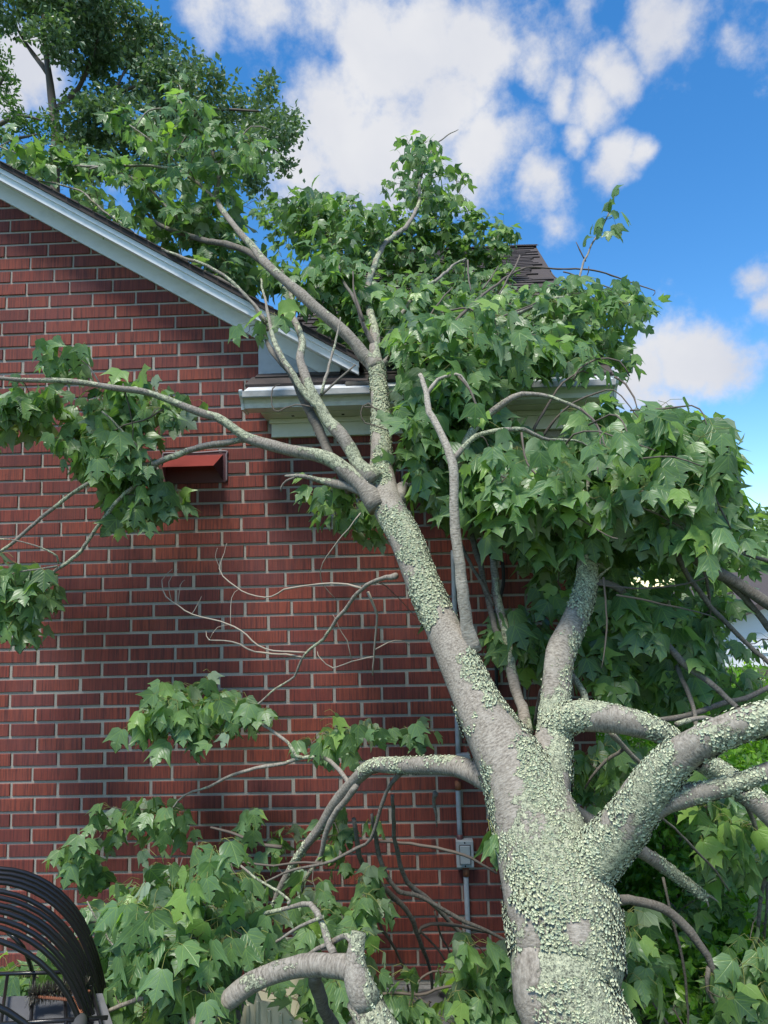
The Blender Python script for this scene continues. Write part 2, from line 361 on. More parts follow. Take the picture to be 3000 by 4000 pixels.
# ------------------------------------------------------------------ the brick house
XCOR = .77; XG = -.657                    # right corner of the wall, right edge of the bricks beside the flashing
house = empty('brick_house', (-1.5, 0, 0), 'red brick house with white trim and a fallen tree across its roof', 'house')
za, zb = at(14, 787, 0), at(1016, 1333, 0); RS = (zb[2]-za[2])/(zb[0]-za[0])
def rake(x): return za[2]+(x-za[0])*RS     # lower edge of the rake frieze on the wall
XR = -4.6                                  # ridge line of the gable
EZ = at(1500, 1490, -.15)[2]               # top of the wing's eave
RP = .62                                   # roof pitch of the wing
def wing(y): return EZ+(y+.15)*RP
FND = at(1650, 3845, 0)[2]
poly = [(-9, FND), (XCOR, FND), (XCOR, wing(0)-.04), (XG, wing(0)-.04), (XG, rake(XG)+.06), (XR, rake(XR)+.06), (-9, rake(XR)+.06+(-9-XR)*-RS*-1)]
wall = prism('wall', poly, 0, .25, M['mortar'], house)
prism('foundation', [(-9.03, -.25), (XCOR+.03, -.25), (XCOR+.03, FND-.002), (-9.03, FND-.002)], -.03, .25, M['concrete'], house)
BL, BH, JW = .2032, .0625, .0105
def brick_mesh(w, h):
    f, b, c = -.0055, .03, .0018
    V = [(-w/2, b, -h/2), (w/2, b, -h/2), (w/2, b, h/2), (-w/2, b, h/2), (-w/2, f+c, -h/2), (w/2, f+c, -h/2), (w/2, f+c, h/2), (-w/2, f+c, h/2),
         (-w/2+c, f, -h/2+c), (w/2-c, f, -h/2+c), (w/2-c, f, h/2-c), (-w/2+c, f, h/2-c)]
    F = [(8, 9, 10, 11), (4, 5, 9, 8), (5, 6, 10, 9), (6, 7, 11, 10), (7, 4, 8, 11), (0, 1, 5, 4), (1, 2, 6, 5), (2, 3, 7, 6), (3, 0, 4, 7)]
    return np.array(V), np.array(F)
zj0 = at(0, 2824, 0)[2]; xj0 = at(136, 3023, 0)[0]     # a bed joint and a head joint read off the wall
row0 = int(math.ceil((FND-zj0)/BH)); slots = []
DENSE = []
for rw in range(row0, 60):
    z = zj0+(rw+.5)*BH; off = xj0+(BL/2 if (rw+4) % 2 else 0); jit = rng.normal(0, .010)
    for q in range(-20, 14):
        x = off+jit+(q+.5)*BL; x0, x1 = x-BL/2+JW/2, x+BL/2-JW/2
        lim = XCOR if z < wing(0)-.05 else XG
        if x0 > lim-.02 or x < -2.35: continue
        x1 = min(x1, lim)
        if z-BH/2 > rake(x0)+.05: continue
        slots.append((x0, x1, z-BH/2+JW/2, z+BH/2-JW/2))
def vis(s):
    px, py = project([(s[0]+s[1])/2, 0, (s[2]+s[3])/2])
    if not (-90 < px < 1800 and 780 < py < 3900): return 0
    w = (s[1]-s[0])*(py+3000)
    if px > 1400: w *= .8
    if py > 3420 and px > 300: w *= .5
    if 1480 < py < 2080 and px < 620: w *= .55
    return w
slots.sort(key=vis, reverse=True)
bv, bf = brick_mesh(BL-JW, BH-JW)
shared = [mesh_np('brick', bv*np.array([1-.012*i, 1, 1-.03*(i % 3)]), bf) for i in range(4)]
restV, restF, restR = [], [], []; nv = 0; nb = 0
for s in slots:
    x0, x1, z0, z1 = s; cut = z1 > rake(x0)+.045 or z1 > rake(x1)+.045; w = x1-x0
    cx, cz = (x0+x1)/2, (z0+z1)/2; yj = rng.normal(0, .0012); tw = rng.normal(0, .004)
    if nb < 300 and vis(s) > 0 and not cut:
        if abs(w-(BL-JW)) < .002: me = shared[nb % 4]
        else: v2, f2 = brick_mesh(w, z1-z0); me = mesh_np('brick', v2, f2)
        o = link('brick', me, M['brick'], wall); o.location = (cx, yj, cz); o.rotation_euler = (0, tw, 0); nb += 1
    else:
        v2, f2 = brick_mesh(w, z1-z0)
        if cut:
            bm = bmesh.new(); vs = [bm.verts.new(v) for v in v2+np.array([cx, yj, cz])]
            for f in f2: bm.faces.new([vs[i] for i in f])
            bmesh.ops.bisect_plane(bm, geom=list(bm.verts)+list(bm.edges)+list(bm.faces), plane_co=(za[0], 0, za[2]+.05), plane_no=(-RS, 0, 1), clear_outer=True)
            bm.verts.index_update(); bm.faces.ensure_lookup_table(); bm.verts.ensure_lookup_table()
            if len(bm.faces):
                restV.append(np.array([v.co[:] for v in bm.verts]))
                for f in bm.faces:
                    ix = [v.index+nv for v in f.verts]
                    for t_ in range(1, len(ix)-1): restF.append((ix[0], ix[t_], ix[t_+1]))
                restR.append(np.full(len(bm.verts), rng.random())); nv += len(bm.verts)
            bm.free(); continue
        restV.append(v2+np.array([cx, yj, cz]))
        for f in f2: restF += [(f[0]+nv, f[1]+nv, f[2]+nv), (f[0]+nv, f[2]+nv, f[3]+nv)]
        restR.append(np.full(len(v2), rng.random())); nv += len(v2)
tag(link('brickwork', mesh_np('brickwork', np.vstack(restV), np.array(restF), False, None, np.concatenate(restR)), M['brick'], wall), kind='stuff')
box('side_wall', (XCOR-.22, .252, FND), (XCOR, 6, wing(0)-.1), M['mortar'], house)

# gable roof: frieze, rake soffit, rake fascia, roof deck with shingle edge
def slope_board(name, xa, xb, o0, o1, y0, y1, mat):
    return prism(name, [(xa, rake(xa)+o0), (xb, rake(xb)+o0), (xb, rake(xb)+o1), (xa, rake(xa)+o1)], y0, y1, mat, house)
YO = -.15
XE = at(1400, 1430, YO)[0]
fb = za[2]*0
def off_px(px_, py_, y): P = at(px_, py_, y); return P[2]-rake(P[0])
o_f0, o_f1 = off_px(300, 866, YO), off_px(300, 822, YO)
XF = at(1330, 1420, 0)[0]
slope_board('frieze_board', XR, XF, .0, .075, -.022, -.0005, M['white'])
slope_board('rake_soffit', XR, XE, .0752, .0852, YO+.0205, .12, M['cream'])
slope_board('rake_fascia', XR, XE, o_f0, o_f1, YO, YO+.02, M['white'])
slope_board('rake_crown', XR, XE+.004, o_f1-.020, o_f1+.002, YO-.012, YO-.0004, M['white'])
deck = slope_board('gable_roof', XR, XE+.015, o_f1+.0025, o_f1+.026, YO-.025, 6, M['shingle'])
prism('gable_roof', [(XR-.001, rake(XR)+o_f1+.0025), (XR-.001, rake(XR)+o_f1+.026), (-9, rake(XR)+o_f1+.026+(XR+9)*RS), (-9, rake(XR)+o_f1+.0025+(XR+9)*RS)], YO-.025, 6, M['shingle'], house)
for k in range(34):                        # the shingle butts stepping down the rake edge
    x = at(-40, 640, YO)[0]+k*.062
    if x > XE-.02: break
    prism('shingle', [(x, rake(x)+o_f1+.0262), (x+.058, rake(x+.058)+o_f1+.0262), (x+.058, rake(x+.058)+o_f1+.0325+rng.uniform(0, .003)), (x, rake(x)+o_f1+.028)], YO-.030-rng.uniform(0, .006), .1, M['shingle'], deck)
# flashing where the wing roof meets the gable
prism('flashing', [(XG+.002, wing(0)-.06), (XF+.25, wing(0)-.06), (XF+.25, wing(0)+.012), (XF, rake(XF)+.02), (XG+.002, rake(XG)+.02)], -.012, .1, M['flash'], house)

# wing roof (eave towards the camera) with shingles, gutter and soffit
XL = at(975, 1470, -.15)[0]; XRR = at(2400, 1500, -.15)[0]
YR = 0.0
for yy in np.arange(.5, 6, .02):
    if project([0, yy, wing(yy)])[1] <= 985+0: YR = yy; break
YR = YR or 4.0
XRT = at(2095, 985, YR)[0]
wr = slab('wing_roof', [(XL, -.155, wing(-.155)), (XRR, -.155, wing(-.155)), (XRT, YR, wing(YR)), (XL, YR, wing(YR))], .03, M['shingle'], house)
slab('wing_roof', [(XL, YR+.002, wing(YR)), (XRT, YR+.002, wing(YR)), (XRT, YR*2+.15, wing(-.15)), (XL, YR*2+.15, wing(-.15))], .03, M['shingle'], house)
sv = [mesh_np('shingle', np.array([(-.5*w_, -.012, .012), (.5*w_, -.012, .012), (.5*w_, .15, .002), (-.5*w_, .15, .002), (-.5*w_, -.012, .001), (.5*w_, -.012, .001), (.5*w_, .15, 0), (-.5*w_, .15, 0)]),
      np.array([(0, 1, 2, 3), (4, 5, 1, 0), (5, 6, 2, 1), (7, 4, 0, 3), (6, 7, 3, 2)])) for w_ in (.16, .21, .26)]
ang = math.atan(RP); cnt = 0; y = -.165; rowi = 0; SV, SF, SR = [], [], []; snv = 0
while y < YR-.05:
    fr = (y+.15)/(YR+.15); xr = XRR+(XRT-XRR)*fr; x = XL-.02+rng.uniform(0, .1)
    while x < xr-.03:
        k = int(rng.integers(0, 3)); w_ = (.16, .21, .26)[k]
        cx = x+w_/2; z = wing(y)+.001
        o_px = project([cx, y, z])
        if cnt < 230 and (rowi < 4 and o_px[0] < 1900 or o_px[0] > 1900) and cx+w_/2 < xr+.02:
            o = link('shingle', sv[k], M['shingle'], wr); o.location = (cx, y, z+rng.uniform(0, .003)); o.rotation_euler = (ang, 0, rng.normal(0, .006)); cnt += 1
        elif cx+w_/2 < xr+.02:
            co = np.array([v.co[:] for v in sv[k].vertices]); ca, sa = math.cos(ang), math.sin(ang)
            co = np.stack([co[:, 0]+cx, co[:, 1]*ca-co[:, 2]*sa+y, co[:, 1]*sa+co[:, 2]*ca+z+rng.uniform(0, .003)], 1)
            SV.append(co); SF.append(np.array([(0, 1, 2, 3), (4, 5, 1, 0), (5, 6, 2, 1), (7, 4, 0, 3), (6, 7, 3, 2)])+snv); SR.append(np.full(8, rng.random())); snv += 8
        x += w_+.006
    y += .125*math.cos(ang); rowi += 1
if SV: tag(link('roof_shingles', mesh_np('roof_shingles', np.vstack(SV), np.vstack(SF), False, None, np.concatenate(SR)), M['shingle'], wr), kind='stuff')
for k in range(int((XRT-XL)/.24)):           # ridge caps
    x = XRT-.24*(k+1)
    prism_ = bmesh.new()
    for s in (-1, 1):
        vs = [prism_.verts.new(p) for p in ((x, YR, wing(YR)+.035), (x+.25, YR, wing(YR)+.03), (x+.25, YR+s*.13, wing(YR)+.03-.13*RP), (x, YR+s*.13, wing(YR)+.035-.13*RP))]
        f_ = prism_.faces.new(vs)
    bmesh.ops.solidify(prism_, geom=list(prism_.faces), thickness=.008)
    link('ridge_cap', bm_mesh('ridge_cap', prism_), M['shingle'], wr)
# gutter (profiles are written about an eave 0.4 m out and shifted to the real overhang)
GS = .25
def sh_(pr): return [(y_+GS, z_) for y_, z_ in pr]
GZ0 = at(1150, 1605, -.15)[2]; GZ1 = at(1150, 1536, -.25)[2]; GXL = at(940, 1560, -.23)[0]; GXR = at(2412, 1560, -.23)[0]
prof = [(-.385, GZ0), (-.465, GZ0), (-.470, GZ0+.018), (-.482, GZ0+.034), (-.502, GZ0+.046), (-.510, GZ0+.060), (-.512, GZ1-.004), (-.506, GZ1), (-.498, GZ1-.004),
        (-.497, GZ0+.062), (-.47, GZ0+.04), (-.46, GZ0+.012), (-.391, GZ0+.006), (-.388, GZ1+.03), (-.385, GZ1+.03)]
gut = extrude_x('gutter', sh_(prof), GXL+.012, GXR-.012, M['gutter'], house)
extrude_x('gutter_lip', sh_([(-.516, GZ1-.012), (-.513, GZ1+.010), (-.500, GZ1+.012), (-.497, GZ1-.002), (-.514, GZ1-.016)]), GXL+.014, GXR-.014, M['dirty'], gut)
extrude_x('gutter_guard', sh_([(-.512, GZ1+.0125), (-.400, GZ1+.066), (-.396, GZ1+.063), (-.508, GZ1+.0095)]), GXL+.02, GXR-.02, M['gutter'], gut)
cap = sh_([(-.380, GZ0-.006), (-.469, GZ0-.006), (-.476, GZ0+.016), (-.488, GZ0+.03), (-.508, GZ0+.043), (-.518, GZ0+.058), (-.520, GZ1+.014), (-.505, GZ1+.022), (-.380, GZ1+.03)])
extrude_x('end_cap', cap, GXL, GXL+.0118, M['gutter'], gut); extrude_x('end_cap', cap, GXR-.0118, GXR, M['gutter'], gut)
extrude_x('drip_edge', sh_([(-.408, GZ1+.056), (-.402, wing(-.15)-.030), (-.380, wing(-.13)-.030), (-.384, GZ1+.052)]), XL+.015, XRR, M['white'], house)
SX = at(1033, 1610, -.06)[0]
extrude_x('soffit', sh_([(-.384, GZ0-.004), (-.2505, GZ0-.004), (-.2505, GZ0+.012), (-.384, GZ0+.012)]), SX, GXR-.03, M['cream'], house)
extrude_x('eave_box', sh_([(-.382, GZ0+.0122), (-.252, GZ0+.0122), (-.252, wing(0)-.05), (-.382, wing(-.132)-.05)]), SX+.004, GXR-.04, M['white'], house)
fz0 = at(1060, 1709, -.03)[2]; FX = at(1060, 1670, -.03)[0]
box('frieze_board', (FX, -.030, fz0), (XCOR+.03, -.0005, GZ0-.0045), M['cream'], house, .002)
box('frieze_moulding', (FX-.006, -.045, GZ0-.026), (XCOR+.03, -.0302, GZ0-.0047), M['cream'], house, .002)
for xx in (.1, .32): box('soffit_screw', (FX+xx, -.09, GZ0-.007), (FX+xx+.012, -.078, GZ0-.0041), M['hole'], house)
bm = bmesh.new(); add_box(bm, (at(1350, 1500, -.2)[0], -.225, GZ1+.034), (at(1445, 1500, -.2)[0], -.18, GZ1+.052), .005); 
dbr = link('roof_debris', bm_mesh('roof_debris', bm), M['darkb']); tag(dbr, 'flat dark piece of debris lying on the white gutter', 'debris')

# wall vent hood (red tin)
v1, v2 = at(640, 1780, 0), at(884, 1886, 0)
vx0, vx1, vz0, vz1 = v1[0], v2[0], v2[2], at(880, 1772, 0)[2]
vent = empty('vent_hood', ((vx0+vx1)/2, 0, vz0), 'red tin vent hood with a dark open front on the brick wall', 'vent')
zl = at(750, 1822, -.10)[2]
bm = bmesh.new(); vs = [bm.verts.new(p) for p in ((vx0+.012, -.009, vz1-.004), (vx1-.012, -.009, vz1-.004), (vx1-.03, -.105, zl), (vx0+.03, -.105, zl))]
bm.faces.new(vs); bmesh.ops.solidify(bm, geom=list(bm.faces), thickness=.0025); link('hood', bm_mesh('hood', bm), M['vent'], vent)
for s, xa, xb in ((-1, vx0+.012, vx0+.03), (1, vx1-.012, vx1-.03)):
    bm = bmesh.new(); vs = [bm.verts.new(p) for p in ((xa, -.009, vz1-.005), (xb, -.105, zl-.001), (xa, -.009, vz0+.01))]
    bm.faces.new(vs); bmesh.ops.solidify(bm, geom=list(bm.faces), thickness=.002); link('side_cheek', bm_mesh('side_cheek', bm), M['ventd'], vent)
box('back_plate', (vx0, -.012, vz0), (vx1, -.004, vz1+.004), M['ventd'], vent, .002)
tube('sealant_bead', [(vx0-.002, -.010, vz1-.05), (vx0, -.011, vz1), (vx0+.02, -.011, vz1+.008), ((vx0+vx1)/2, -.011, vz1+.005), (vx1-.006, -.011, vz1+.009), (vx1+.003, -.011, vz1-.006), (vx1+.004, -.011, vz0+.03), (vx1+.004, -.010, vz0+.005)], .0045, mat_flat('grey_purple_sealant', (.20, .16, .18), .6), vent, 6, .03)

# electrical conduit, junction box, outdoor switch
sw = empty('outdoor_switch', tuple(at(1817, 3392, 0)), 'grey rocker switch in a weatherproof box on the brick wall', 'switch')
b0, b1 = at(1785, 3392, -.05), at(1849, 3285, -.05)
box('box', (b0[0], -.048, b0[2]), (b1[0], -.007, b1[2]), M['plate'], sw, .004)
cx, cz = (b0[0]+b1[0])/2, (b0[2]+b1[2])/2; hw, hh = (b1[0]-b0[0])/2, (b1[2]-b0[2])/2
box('frame', (cx-hw*.66, -.0515, cz-hh*.72), (cx+hw*.66, -.0478, cz+hh*.72), M['greyp'], sw, .001)
pd = bmesh.new(); add_box(pd, (cx-hw*.58, -.058, cz-hh*.67), (cx+hw*.58, -.0512, cz+hh*.67), .0025); link('rocker', bm_mesh('rocker', pd), M['plate'], sw)
for s in (-1, 1): 
    tube('screw', [(cx, -.0495, cz+s*hh*.86), (cx, -.0478, cz+s*hh*.86)], .0035, M['hole'], sw, 8, spline=False)
jb = empty('junction_box', tuple(at(1812, 2985, 0)), 'blue-grey junction box high on the wall behind the lichened limb', 'box')
c0, c1 = at(1784, 2990, -.04), at(1836, 2945, -.04)
box('lid', (c0[0], -.045, c0[2]-.05), (c1[0], -.007, c1[2]), M['steel'], jb, .003)
con = empty('conduit_pipe', tuple(at(1836, 3850, 0)), 'painted steel conduit running down the brick wall to the switch', 'pipe')
def wy(px_, py_): p = at(px_, py_, -.022); return p
tube('pipe', [wy(1788, 3062), wy(1791, 3140), wy(1797, 3286)], .0108, M['steel'], con, 10, .05)
tube('pipe', [wy(1819, 3392), wy(1823, 3500), wy(1829, 3650), wy(1836, 3860)], .0108, M['steel'], con, 10, .05)
tube('pipe', [wy(1790, 2950), wy(1783, 2700), wy(1776, 2400), wy(1770, 2150)], .0108, M['steel'], con, 10, .05)
for q in ((1796, 3275), (1820, 3405), (1789, 3068)): 
    p = wy(*q); tube('coupling', [p+np.array([0, 0, .017]), p-np.array([0, 0, .017])], .0135, M['rust'] if q[1] != 3275 else M['ventd'], con, 10, spline=False)
tube('cable', [at(1962, 2190, -.02), at(1968, 2260, -.03), at(1956, 2330, -.03), at(1930, 2420, -.02), at(1938, 2600, -.02), at(1942, 2790, -.02), at(1950, 3100, -.02)], .008, M['hole'], None, 6)
tag(bpy.data.objects['cable'], 'black cable hanging down the shaded brick wall behind the trunk', 'cable')

# ------------------------------------------------------------------ the fallen maple
TREE = empty('fallen_maple', (.62, -1.72, 0), 'fallen maple with lichen covered trunk leaning onto the house roof', 'tree')
SK = []                     # skeleton samples: (point, radius)
branches = {}
from mathutils import noise as mno
def lich(p, v):              # where lichen grows: patchy, fewer on the house side
    return mno.fractal(Vector(p*6.0), .7, 2.2, 5)*1.05+.12*v[2]+.22*v[0]-.10*v[1]+.10-.10*(p[2]-1.6)
def br(name, pts, mat='limb', seg=None, rough=.06, parent=None, extra=None, sk=True):
    """pts of (photo x, photo y, width px, distance from wall plane)"""
    ds = [p[3] if len(p) > 3 else None for p in pts]
    idx = [i for i, d in enumerate(ds) if d is not None]
    ds = np.interp(range(len(pts)), idx, [ds[i] for i in idx])
    P = [at(p[0], p[1], d) for p, d in zip(pts, ds)]; R = [max(p[2]*pxm(d)/2, .0011) for p, d in zip(pts, ds)]
    if extra: P = [np.array(e[:3]) for e in extra]+P; R = [e[3] for e in extra]+R
    rm = max(R); sg = seg or (28 if rm > .08 else 16 if rm > .03 else 10 if rm > .008 else 6)
    Pc, Rc = catmull(P, R, .025 if rm > .01 else .03)
    if rm < .03:             # small wood is never quite straight
        w = np.cumsum(rng.normal(0, 1, (len(Pc), 3)), 0); w -= np.linspace(0, 1, len(Pc))[:, None]*w[-1]; Pc = Pc+w*.0016
    V, F, UV = tube_arrays(Pc, Rc, sg, rough if rm > .01 else .1, len(SK))
    me_ = mesh_np(name, V, F, True, UV)
    if mat in ('trunk', 'limb'):
        nr_ = len(Pc); C_ = np.repeat(Pc, sg, 0); T_ = np.repeat(np.gradient(Pc, axis=0), sg, 0); T_ /= np.linalg.norm(T_, axis=1)[:, None]; W_ = V[:nr_*sg]-C_; W_ /= np.linalg.norm(W_, axis=1)[:, None]+1e-9
        g_ = np.array([lich(p_, w_) for p_, w_ in zip(V[:nr_*sg], W_)]+[0]*(len(V)-nr_*sg)); a_ = me_.attributes.new('lich', 'FLOAT', 'POINT'); a_.data.foreach_set('value', g_.astype(np.float32))
    o = link(name, me_, M[mat], TREE)
    if sk:
        for p, r in zip(Pc[::2], Rc[::2]): SK.append((p, r))
    branches[len(branches)] = (Pc, Rc, mat); return Pc, Rc
T = br('trunk', [(2253,4000,368,-1.38),(2215,3775,398,-1.32),(2194,3560,422,-1.26),(2150,3400,372,-1.21),(2098,3233,326,-1.15),(2035,3052,285,-1.09),(1928,2871,218,-1.03),(1880,2781,190,-1.0),(1838,2690,170,-.96),
      (1737,2466,140,-.88),(1655,2285,128,-.81),(1585,2104,124,-.74),(1512,1968,120,-.66),(1489,1860,108,-.59),(1490,1795,86,-.55),(1487,1632,76,-.43),(1478,1490,70,-.335),(1472,1425,66,-.30)],
      'trunk', 36, .035, extra=[(.70, -1.74, -.12, .17), (.665, -1.62, .15, .125)])
br('limb', [(2120,3180,210,-1.12),(2152,2960,158,-1.06),(2166,2850,130,-1.02),(2172,2717,108,-.98),(2187,2556,113,-.94),(2228,2466,104,-.90),(2278,2330,91,-.86),(2294,2240,77,-.83),(2287,2104,56,-.80),(2272,1980,38,-.78),(2300,1850,24,-.75),(2340,1740,14,-.7)], 'trunk', 22)
br('limb', [(2170,2850,120,-1.03),(2230,2800,122,-1.05),(2341,2799,110,-1.08),(2449,2817,97,-1.10),(2567,2853,87,-1.10),(2660,2915,82,-1.08),(2766,2989,80,-1.05),(2856,3043,82,-1.05),(2947,3124,84,-1.06),(3060,3235,80,-1.08),(3200,3400,70,-1.1),(3330,3560,60,-1.1)], 'trunk', 20)
br('limb', [(2230,3460,240,-1.24),(2300,3375,205,-1.26),(2368,3308,186,-1.28),(2449,3215,172,-1.32),(2522,3106,160,-1.36),(2612,2989,146,-1.40),(2721,2907,130,-1.44),(2838,2853,122,-1.47),(2947,2817,122,-1.49),(3080,2785,118,-1.52),(3300,2740,90,-1.55),(3500,2720,60,-1.55)], 'trunk', 22)
br('limb', [(2530,3165,105,-1.36),(2600,3130,92,-1.38),(2657,3113,84,-1.40),(2766,3088,72,-1.43),(2874,3061,70,-1.46),(3000,3016,70,-1.48),(3120,2970,60,-1.5),(3300,2900,45,-1.5)], 'limb')
br('limb', [(2150,3090,60,-1.05),(2241,3161,50,-.98),(2314,3206,52,-.95),(2400,3255,52,-.93),(2504,3314,50,-.9),(2585,3369,48,-.88),(2675,3441,44,-.86),(2740,3490,40,-.85),(2762,3512,22,-.85)], 'limb')
br('branch', [(2738,3485,14,-.85),(2775,3500,9,-.85),(2808,3525,3,-.85)], 'dead'); br('branch', [(2745,3495,12,-.85),(2762,3530,8,-.85),(2766,3545,3,-.85)], 'dead')
br('limb', [(2330,3530,60,-1.12),(2422,3520,36,-1.05),(2513,3527,33,-1.02),(2612,3567,34,-1.0),(2693,3640,32,-1.0),(2757,3730,28,-1.0),(2790,3800,24,-1.0),(2850,3880,20,-1.0),(2950,3990,16,-1.0),(3020,4080,10,-1)], 'darkb')
br('branch', [(2770,3775,18,-1.0),(2764,3866,15,-1.0),(2800,3930,14,-1),(2860,3990,12,-1),(2900,4060,8,-1)], 'darkb')
br('limb', [(1960,3060,130,-1.06),(1880,3030,92,-1.0),(1798,2998,76,-.93),(1726,2989,70,-.88),(1617,2989,64,-.80),(1500,2989,55,-.72),(1447,2995,51,-.68),(1383,3052,48,-.62),(1311,3133,42,-.56),(1257,3224,36,-.5),(1193,3305,31,-.45),(1139,3387,28,-.40),(1085,3495,24,-.36),(1050,3600,18,-.32),(1020,3720,12,-.3)], 'limb', 16)
br('branch', [(1395,3060,26,-.64),(1365,3106,24,-.62),(1302,3188,22,-.58),(1266,3287,20,-.55),(1248,3350,18,-.52),(1190,3440,14,-.48),(1160,3560,10,-.45)], 'limb')
br('branch', [(1372,3058,20,-.62),(1356,3043,18,-.6),(1293,2971,16,-.56),(1212,2953,15,-.5),(1112,2980,14,-.45),(1000,3000,13,-.42),(904,3025,12,-.38),(814,3070,10,-.35),(723,3106,8,-.32),(660,3180,6,-.3),(600,3290,5,-.27)], 'limb')
br('branch', [(1180,2958,16,-.48),(1157,2950,14,-.48),(1130,2907,13,-.46),(1031,2835,12,-.42),(922,2790,10,-.38),(769,2758,7,-.33),(669,2727,5,-.3)], 'limb')
br('branch', [(1545,2250,26,-.76),(1492,2262,16,-.7),(1420,2303,16,-.62),(1338,2403,15,-.55),(1266,2493,12,-.48),(1193,2556,10,-.44),(1148,2647,9,-.4),(1076,2692,8,-.38),(976,2780,6,-.36)], 'limb')
for pts in ([(1193,2550,8,-.44),(1040,2538,7),(940,2466,6),(859,2430,6),(750,2403,5),(696,2366,5),(646,2330,5),(633,2267,4),(674,2222,2,-.28)],
    [(1175,2568,8,-.44),(1112,2556,8),(995,2547,7),(904,2511,6),(814,2502,5),(805,2466,2,-.3)], [(1420,2298,9,-.62),(1329,2276,8),(1212,2285,7),(1112,2303,7),(1067,2330,6),(976,2321,5),(904,2276,5),(859,2222,4),(877,2158,3),(886,2122,2,-.3)],
    [(1438,2310,12,-.62),(1474,2403,10),(1465,2511,8),(1456,2638,5,-.5)], [(1465,2565,6,-.5),(1374,2583,5),(1302,2611,5),(1257,2574,4),(1240,2545,2,-.4)], [(1374,2583,5,-.46),(1352,2500,4),(1325,2450,3),(1300,2400,2,-.5)],
    [(1410,2005,6,-.66),(1320,2113,5),(1266,2195,4),(1257,2267,4),(1311,2339,3,-.5)], [(670,2350,4,-.28),(660,2275,3),(696,2222,2,-.25)], [(696,2366,4,-.3),(705,2285,3),(723,2265,2,-.28)], [(750,2403,4,-.3),(787,2330,2,-.27)],
    [(905,2455,4,-.36),(904,2339,3),(935,2300,2,-.32)], [(865,2240,3,-.32),(841,2176,3),(850,2140,2,-.3)], [(814,2502,3,-.33),(850,2450,2),(905,2440,2,-.33)], [(1465,2538,5,-.5),(1520,2510,5),(1570,2500,4),(1600,2520,3,-.45)]):
    br('dead_twig', pts, 'dead', sk=False)
# left limbs
br('limb', [(1480,1985,90,-.68),(1422,1902,74,-.66),(1345,1835,60,-.64),(1292,1796,56,-.63),(1234,1777,52,-.62),(1137,1760,48,-.60),(1051,1738,46,-.58),(988,1719,45,-.57),(949,1700,40,-.56),(896,1661,36,-.56),(848,1630,34,-.56),(800,1618,32,-.56),(723,1589,29,-.57),(579,1534,27,-.58),(452,1516,25,-.6),(271,1489,22,-.62),(90,1485,19,-.64),(-45,1476,16,-.66),(-250,1490,10,-.7)], 'limb', 16, .05)
br('branch', [(985,1722,30,-.57),(940,1715,26,-.55),(814,1742,26,-.52),(687,1779,25,-.5),(597,1815,24,-.48),(506,1828,17,-.47),(316,1905,16,-.45),(181,2005,15,-.44),(0,2158,13,-.43),(-120,2240,9,-.42)], 'limb')
br('branch', [(610,1812,22,-.48),(542,1878,18,-.47),(452,1969,16,-.46),(362,2086,15,-.44),(298,2167,15,-.43),(235,2213,14,-.42),(136,2285,11,-.41),(36,2348,9,-.40),(-60,2380,6,-.4)], 'limb')
br('branch', [(226,2210,9,-.42),(108,2226,7),(0,2249,7,-.45)], 'limb'); br('branch', [(228,2205,9,-.42),(220,2175,8),(181,2149,7),(90,2120,6),(0,2105,5,-.5)], 'limb')
br('branch', [(597,1800,14,-.48),(506,1715,11),(398,1607,8,-.55)], 'limb'); br('branch', [(389,1495,8,-.6),(344,1426,6),(253,1367,5,-.6)], 'limb')
br('limb', [(1465,1880,80,-.66),(1398,1811,58,-.64),(1379,1772,55,-.63),(1330,1695,52,-.62),(1282,1647,48,-.60),(1248,1584,42,-.58),(1210,1516,40,-.56),(1186,1449,38,-.52),(1171,1401,33,-.49),(1178,1362,30,-.45),(1181,1333,29,-.4),(1162,1275,28,-.34),(1142,1237,26,-.28),(1147,1208,20,-.2),(1130,1130,12,-.05),(1100,1050,8,.1)], 'limb', 14)
br('limb', [(1248,1590,32,-.58),(1219,1562,30,-.58),(1181,1521,28,-.57),(1137,1454,28,-.55),(1108,1410,26,-.53),(1084,1362,25,-.5),(1065,1309,20,-.46),(1051,1246,14,-.4),(1036,1179,11,-.3),(1020,1090,8,-.15)], 'limb')
br('limb', [(1370,1920,44,-.62),(1340,1860,42,-.60),(1297,1791,39,-.58),(1258,1704,40,-.55),(1215,1618,39,-.53),(1186,1560,34,-.515),(1157,1497,28,-.51),(1125,1440,24,-.5),(1089,1400,22,-.46),(1051,1352,20,-.4),(1030,1290,12,-.3)], 'darkb')
br('branch', [(1258,1540,14,-.57),(1282,1458,12),(1301,1381,11),(1316,1324,9),(1330,1240,6,-.4)], 'limb'); br('branch', [(1255,1545,12,-.57),(1330,1478,10),(1388,1425,8,-.5)], 'darkb')
br('dead_twig', [(1254,1598,7,-.58),(1157,1586,6),(1089,1613,5),(1060,1589,5),(1063,1521,5),(1094,1502,3,-.54)], 'twig', sk=False)
br('dead_twig', [(1500,1640,6,-.6),(1440,1575,5),(1412,1610,5),(1430,1650,5),(1520,1680,5),(1600,1720,4,-.62)], 'twig', sk=False); br('dead_twig', [(1425,1590,5,-.62),(1480,1600,5),(1560,1660,5),(1640,1700,5,-.62)], 'twig', sk=False)
br('limb', [(1430,1925,44,-.66),(1354,1893,36,-.64),(1282,1883,30,-.62),(1210,1868,22,-.60),(1160,1860,15,-.59),(1113,1859,8,-.58)], 'limb', rough=.16); br('branch', [(1150,1864,10,-.59),(1120,1880,9,-.585),(1102,1902,9,-.58),(1099,1921,5,-.58)], 'darkb')
